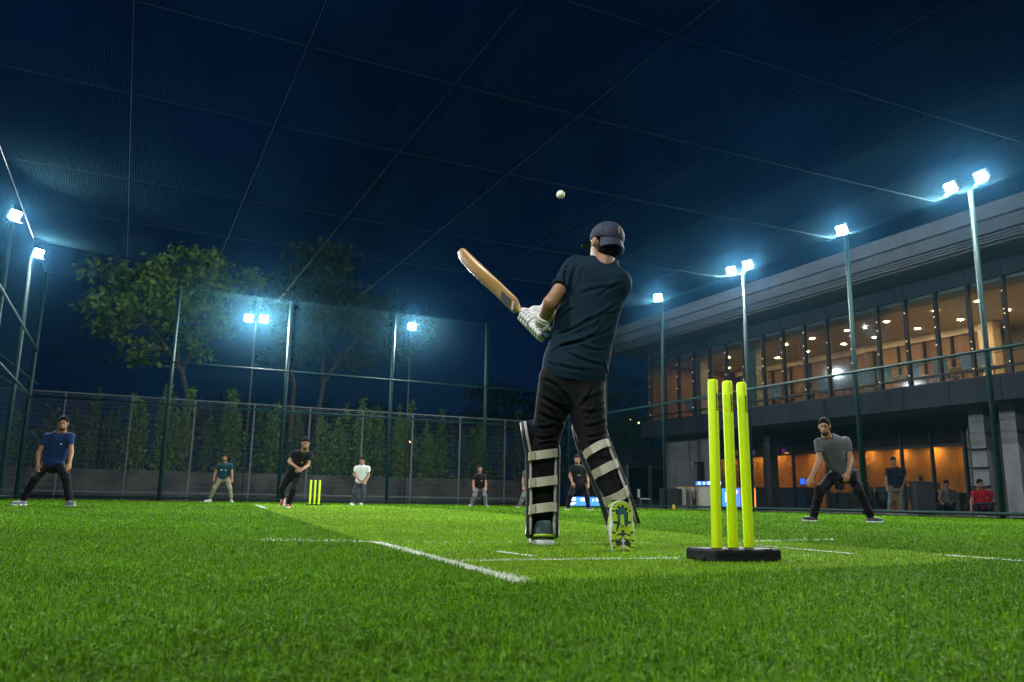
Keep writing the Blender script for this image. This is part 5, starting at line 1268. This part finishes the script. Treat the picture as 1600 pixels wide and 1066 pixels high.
# ------------------------------------------------------------------ things between fence and building
m_cream = mat('cream_board', (0.42, 0.40, 0.34), 0.6, 0.12, 4); m_cab = mat('black_cabinet', (0.016, 0.017, 0.02), 0.5, 0.15, 6); m_whitep = mat('white_plastic', (0.5, 0.52, 0.53), 0.45, 0.08, 6)
m_blue = mat_emit('blue_screen', (0.03, 0.16, 1.0), 3.0, 'NONE'); m_bwhite = mat_emit('screen_white', (0.75, 0.88, 1.0), 4.0, 'NONE'); m_oscr = mat_emit('orange_screen', (1.0, 0.30, 0.02), 3.0, 'NONE'); m_oscr2 = mat_emit('orange_light', (1.0, 0.62, 0.25), 3.5, 'NONE'); m_tan = mat('tan_leather', (0.22, 0.10, 0.045), 0.6, 0.2, 8)
def slab_x(px0, px1, py0, py1, X, th=0.05):
    a = on_x(px0, py1, X); b = on_x(px1, py0, X); ya, yb_ = max(a[1], b[1]), min(a[1], b[1])
    return (X, X + th, yb_, ya, min(a[2], b[2]), max(a[2], b[2]))
# black cabinet
x0, x1, y0, y1, z0, z1 = slab_x(1030, 1056, 763, 789, 21.0, 0.5)
r_ = empty('speaker_cabinet', (x0, y0, 0), 'black square loudspeaker cabinet on legs before the grey wall', 'cabinet')
MB().box(x0, x1, y0, y1, z0 , z1, 0.02).build('box', m_cab, r_); MB().box(x0 - 0.012, x0 - 0.002, y0 + 0.06, y1 - 0.06, z0 + 0.06, z1 - 0.06).build('grille', m_slot, r_)
for yy in (y0 + 0.05, y1 - 0.05):
    for xx in (x0 + 0.05, x1 - 0.05): MB().tube([(xx, yy, -0.02), (xx, yy, z0)], 0.02, 6).build('leg', m_cab, r_)
# folding boards
for (pa, pb, ya, yb_, X, lab) in ((1058, 1070, 762, 791, 21.3, 'cream folding board with yellow edges, left panel pair'), (1073, 1084, 762, 776, 21.9, 'cream folding board with yellow edges, smaller right one'), (1089, 1111, 760, 791, 21.6, 'tall cream display panel beneath the blue lit sign')):
    x0, x1, y0, y1, z0, z1 = slab_x(pa, pb, ya, yb_, X, 0.04)
    r_ = empty('display_board', (x0, y0, 0), lab, 'board')
    MB().box(x0, x1, y0, y1, max(0, z0 - 0.1), z1).build('panel', m_cream, r_)
    MB().box(x0 - 0.006, x1 + 0.006, y0 - 0.01, y1 + 0.01, z1 + 0.001, z1 + 0.035).build('edge_strip', m_yel if pa < 1085 else m_whitep, r_)
    MB().box(x0 + 0.3, x1 + 0.3, y0, y1, -0.02, z1 * 0.97).build('rear_panel', m_cream, r_)
    for yy in (y0 + 0.03, y1 - 0.03): MB().tube([(x0 + 0.02, yy, z1 + 0.018), (x0 + 0.32, yy, z1 * 0.97)], 0.012, 6).build('hinge', m_yel, r_)
# lit blue sign on posts
x0, x1, y0, y1, z0, z1 = slab_x(1087, 1127, 751, 759, 21.5, 0.06)
r_ = empty('led_sign', (x0, y0, 0), 'long blue lit sign with white figures above the cream panel', 'sign')
MB().box(x0, x1, y0, y1, z0, z1).build('casing', m_cab, r_); MB().box(x0 - 0.006, x0 - 0.002, y0 + 0.02, y1 - 0.02, z0 + 0.02, z1 - 0.02).build('screen', m_blue, r_)
for k, (u, w, m_) in enumerate(((0.85, 0.05, m_bwhite), (0.66, 0.05, m_oscr2), (0.45, 0.10, m_bwhite), (0.30, 0.09, m_bwhite), (0.08, 0.10, m_bwhite))):
    yc = y0 + (y1 - y0) * u; MB().box(x0 - 0.010, x0 - 0.007, yc - w, yc + w, z0 + 0.05, z1 - 0.04 - 0.02 * (k % 2)).build('sign_mark', m_, r_)
for yy in (y0 + 0.06, y1 - 0.06): MB().tube([(x0 + 0.03, yy, -0.02), (x0 + 0.03, yy, z0)], 0.02, 6).build('leg', m_cab, r_)
# lit display fridges
for (pa, pb, ms, mw, lab) in ((1127, 1157, m_blue, m_bwhite, 'tall display cooler glowing blue behind the right stump'), (1158, 1181, m_oscr, m_oscr2, 'tall display cooler glowing orange beside the blue one')):
    x0, x1, y0, y1, z0, z1 = slab_x(pa, pb, 761, 795, 22.6, 0.55)
    r_ = empty('display_cooler', (x0, y0, 0), lab, 'cooler')
    MB().box(x0, x1, y0, y1, -0.01, z1, 0.015).build('cabinet', m_cab, r_)
    MB().box(x0 - 0.008, x0 - 0.002, y0 + 0.04, y1 - 0.04, 0.12, z1 - 0.06).build('lit_door', ms, r_)
    for (u, v, w, h) in ((0.68, 0.35, 0.10, 0.38), (0.2, 0.72, 0.05, 0.12), (0.25, 0.2, 0.04, 0.1)):
        yc = y0 + (y1 - y0) * u; zc = z1 * v; MB().box(x0 - 0.013, x0 - 0.009, yc - w, yc + w, zc, zc + h).build('lit_print', mw, r_)
    MB().tube([(x0 - 0.03, y0 + 0.07, 0.5), (x0 - 0.03, y0 + 0.07, 0.95)], 0.012, 6).build('handle', m_whitep, r_)
# blue lit screen low behind the batter
c0 = at(890, 793, 34.0); c1 = at(944, 779, 34.0)
r_ = empty('led_screen', ((c0[0] + c1[0]) / 2, (c0[1] + c1[1]) / 2, 0), 'low blue lit screen on the ground behind the legs of the batter', 'screen')
cc = (c0 + c1) / 2; hw = np.linalg.norm((c1 - c0)[:2]) / 2; hh = abs(c1[2] - c0[2]) / 2; cc[2] = hh + 0.05
MB().obox(cc + FW * 0.05, RT * hw, FW * 0.04, UP * hh).build('casing', m_cab, r_); MB().obox(cc + FW * 0.005, RT * (hw - 0.02), FW * 0.003, UP * (hh - 0.02)).build('screen', m_blue, r_)
for k in range(9): MB().obox(cc + RT * random.uniform(-hw * 0.9, hw * 0.9) + UP * random.uniform(-hh * 0.6, hh * 0.6) - FW * 0.002, RT * random.uniform(0.02, 0.09), FW * 0.002, UP * random.uniform(0.015, 0.06)).build('screen_mark', m_bwhite, r_)

# chairs and tables
def chair(loc, rot, label, group, m_seat, m_leg, sh=0.45, bh=0.85, w=0.5):
    r_ = empty('chair', loc, label, 'chair', group); ca, sa = math.cos(rot), math.sin(rot)
    M = Matrix(((ca, -sa, 0, loc[0]), (sa, ca, 0, loc[1]), (0, 0, 1, loc[2]), (0, 0, 0, 1)))
    MB().box(-w / 2, w / 2, -w / 2, w / 2, sh - 0.06, sh, 0.02).xform(M).build('seat', m_seat, r_)
    b = MB()
    for i in range(7):
        a = -1 + 2 * i / 6
        b.v += [tuple(M @ Vector((a * w / 2, w / 2 - 0.06 * (1 - a * a) * -1 + yy, z))) for yy in (0, 0.04) for z in (sh + 0.02, bh)]
    for i in range(6): q = 4 * i; b.f += [(q, q + 4, q + 5, q + 1), (q + 2, q + 3, q + 7, q + 6), (q + 1, q + 5, q + 7, q + 3), (q, q + 2, q + 6, q + 4)]
    b.f += [(0, 1, 3, 2), (24, 26, 27, 25)]; b.build('backrest', m_seat, r_)
    for x in (-1, 1):
        for y in (-1, 1): MB().tube([M @ Vector((x * w * 0.42, y * w * 0.42, 0)), M @ Vector((x * w * 0.38, y * w * 0.38, sh - 0.06))], 0.014, 6).build('leg', m_leg, r_)
    return r_
ORD = ['first', 'second', 'third', 'fourth', 'fifth', 'sixth', 'seventh', 'eighth', 'ninth', 'tenth', 'eleventh', 'twelfth']
cy_ = [(1555, 25.0), (1528, 25.3), (1480, 25.5), (1442, 25.0), (1392, 25.0), (1363, 25.2), (1340, 25.4), (1318, 25.0), (1296, 25.2), (1237, 25.0), (1218, 25.2), (1085, 25.4)]
for k, (px, X) in enumerate(cy_):
    q = on_x(px, 590, X); chair((X, q[1], 4.235), R(90 if k % 3 else 75), 'pale chair behind the upper windows, ' + ORD[k] + ' from the right', 'chairs in the upper room', m_whitep, m_mull, 0.5, 1.02, 0.62)
for k, px in enumerate((1505, 1418, 1270, 1150)):
    q = on_x(px, 590, 25.9); r_ = empty('table', (25.9, q[1], 4.235), 'pale topped table in the upper room, ' + ORD[k] + ' from the right', 'table', 'tables in the upper room')
    MB().box(25.5, 26.3, q[1] - 0.6, q[1] + 0.6, 4.96, 5.0, 0.01).build('tabletop', m_whitep, r_)
    MB().tube([(25.9, q[1], 4.25), (25.9, q[1], 4.96)], 0.04, 8).build('leg', m_mull, r_); MB().tube([(25.9, q[1], 4.236), (25.9, q[1], 4.26)], 0.25, 12).build('foot', m_mull, r_)
q = on_x(1008, 785, 21.6); chair((21.6, q[1], -0.02), R(60), 'pale outdoor chair beside the annex end of the fence', None, m_whitep, m_grey_metal)
q = on_x(1096, 790, 22.3); chair((22.3, q[1], -0.02), R(100), 'tan chair beneath the blue lit sign', None, m_tan, m_cab)
# seat under the person in red
q = at(1537, 800, 22.68); chair((q[0], q[1], -0.02), math.atan2(RT[1], RT[0]), 'dark chair under the person in red shirt', None, m_cab, m_cab, 0.42, 0.8)
q = at(1480, 800, 28.6); chair((q[0], q[1], -0.0), math.atan2(RT[1], RT[0]), 'dark chair under the seated person indoors', None, m_cab, m_cab, 0.40, 0.75)
# reception counter, desks, monitors
def desk(pa, pb, X, z1, m_, label, dep=0.7):
    a = on_x(pa, 790, X); b = on_x(pb, 790, X); r_ = empty('desk', (X, (a[1] + b[1]) / 2, 0), label, 'desk')
    y0, y1 = min(a[1], b[1]), max(a[1], b[1])
    MB().box(X, X + dep, y0, y1, z1 - 0.045, z1, 0.006).build('desktop', m_, r_); MB().box(X + 0.03, X + 0.06, y0 + 0.02, y1 - 0.02, 0.003, z1 - 0.046).build('front_panel', m_, r_)
    for yy in (y0 + 0.03, y1 - 0.06): MB().box(X + 0.062, X + dep - 0.03, yy, yy + 0.03, 0.003, z1 - 0.046).build('side_panel', m_, r_)
m_gcount = mat('grey_counter', (0.10, 0.11, 0.125), 0.6, 0.1, 3)
desk(1215, 1258, 27.6, 1.02, m_gcount, 'grey reception counter behind the glass right of the stumps')
desk(1290, 1372, 28.2, 0.80, m_cab, 'dark desk behind the grey shirted fielder')
desk(1440, 1500, 28.4, 0.80, m_cab, 'dark desk in front of the seated person indoors')
def monitor(px, X, z, label, lit, w=0.5, h=0.32):
    q = on_x(px, 770, X); r_ = empty('monitor', (X, q[1], z), label, 'monitor')
    MB().box(X, X + 0.04, q[1] - w / 2, q[1] + w / 2, z + 0.12, z + 0.12 + h, 0.008).build('screen_shell', m_cab, r_)
    MB().box(X - 0.006, X - 0.002, q[1] - w / 2 + 0.02, q[1] + w / 2 - 0.02, z + 0.14, z + 0.10 + h).build('screen', lit, r_)
    MB().tube([(X + 0.05, q[1], z), (X + 0.05, q[1], z + 0.2)], 0.02, 6).build('stand', m_cab, r_); MB().box(X - 0.05, X + 0.15, q[1] - 0.1, q[1] + 0.1, z, z + 0.012).build('foot', m_cab, r_)
monitor(1255, 27.8, 1.02, 'small blue lit monitor on the grey counter', m_blue, 0.34, 0.30)
monitor(1312, 28.4, 0.80, 'dark monitor on the desk behind the grey shirted fielder', m_cab); monitor(1350, 28.4, 0.80, 'dark monitor on the same desk nearer the green post', m_cab)
monitor(1462, 28.6, 0.80, 'dark monitor left of the seated person', m_cab, 0.4, 0.26)
# tall dark lectern between onlookers
q = at(1443, 795, 24.8); r_ = empty('lectern', (q[0], q[1], -0.02), 'dark square lectern right of the standing onlooker', 'lectern')
MB().obox((q[0], q[1], 0.47), RT * 0.27, FW * 0.2, UP * 0.49).build('box', m_cab, r_); MB().obox((q[0], q[1], 0.985), RT * 0.30, FW * 0.23, UP * 0.02).build('top', m_cab, r_)
MB().obox((q[0], q[1], 1.10), RT * 0.05, FW * 0.04, UP * 0.09).build('camera_body', m_slot, r_); MB().tube([vec(q[0], q[1], 1.12) - FW * 0.04, vec(q[0], q[1], 1.12) - FW * 0.12], 0.03, 10).build('lens', m_slot, r_)
for k, px in enumerate((1365, 1385, 1425)):
    q = on_x(px, 785, 27.6); chair((27.6, q[1], 0.0), R(90), 'black office chair inside the glass, ' + ORD[k] + ' from the left', 'office chairs in the amber room', m_cab, m_cab, 0.46, 1.0, 0.5)
# ------------------------------------------------------------------ haze volume added to stand in for lens bloom round the lamps
m = bpy.data.materials.new('bloom_haze'); m.use_nodes = True; N = m.node_tree.nodes; N.clear()
out = N.new('ShaderNodeOutputMaterial'); pv = N.new('ShaderNodeVolumePrincipled')
pv.inputs['Color'].default_value = (0.13, 0.52, 0.98, 1); pv.inputs['Density'].default_value = HAZE_DENSITY; pv.inputs['Anisotropy'].default_value = 0.95
m.node_tree.links.new(pv.outputs[0], out.inputs['Volume'])
hz = MB().box(-60, 70, -30, 95, -1.2, 22).build('haze', m); tag(hz, 'thin haze added to imitate lens bloom round the lamps', 'haze', kind='stuff')
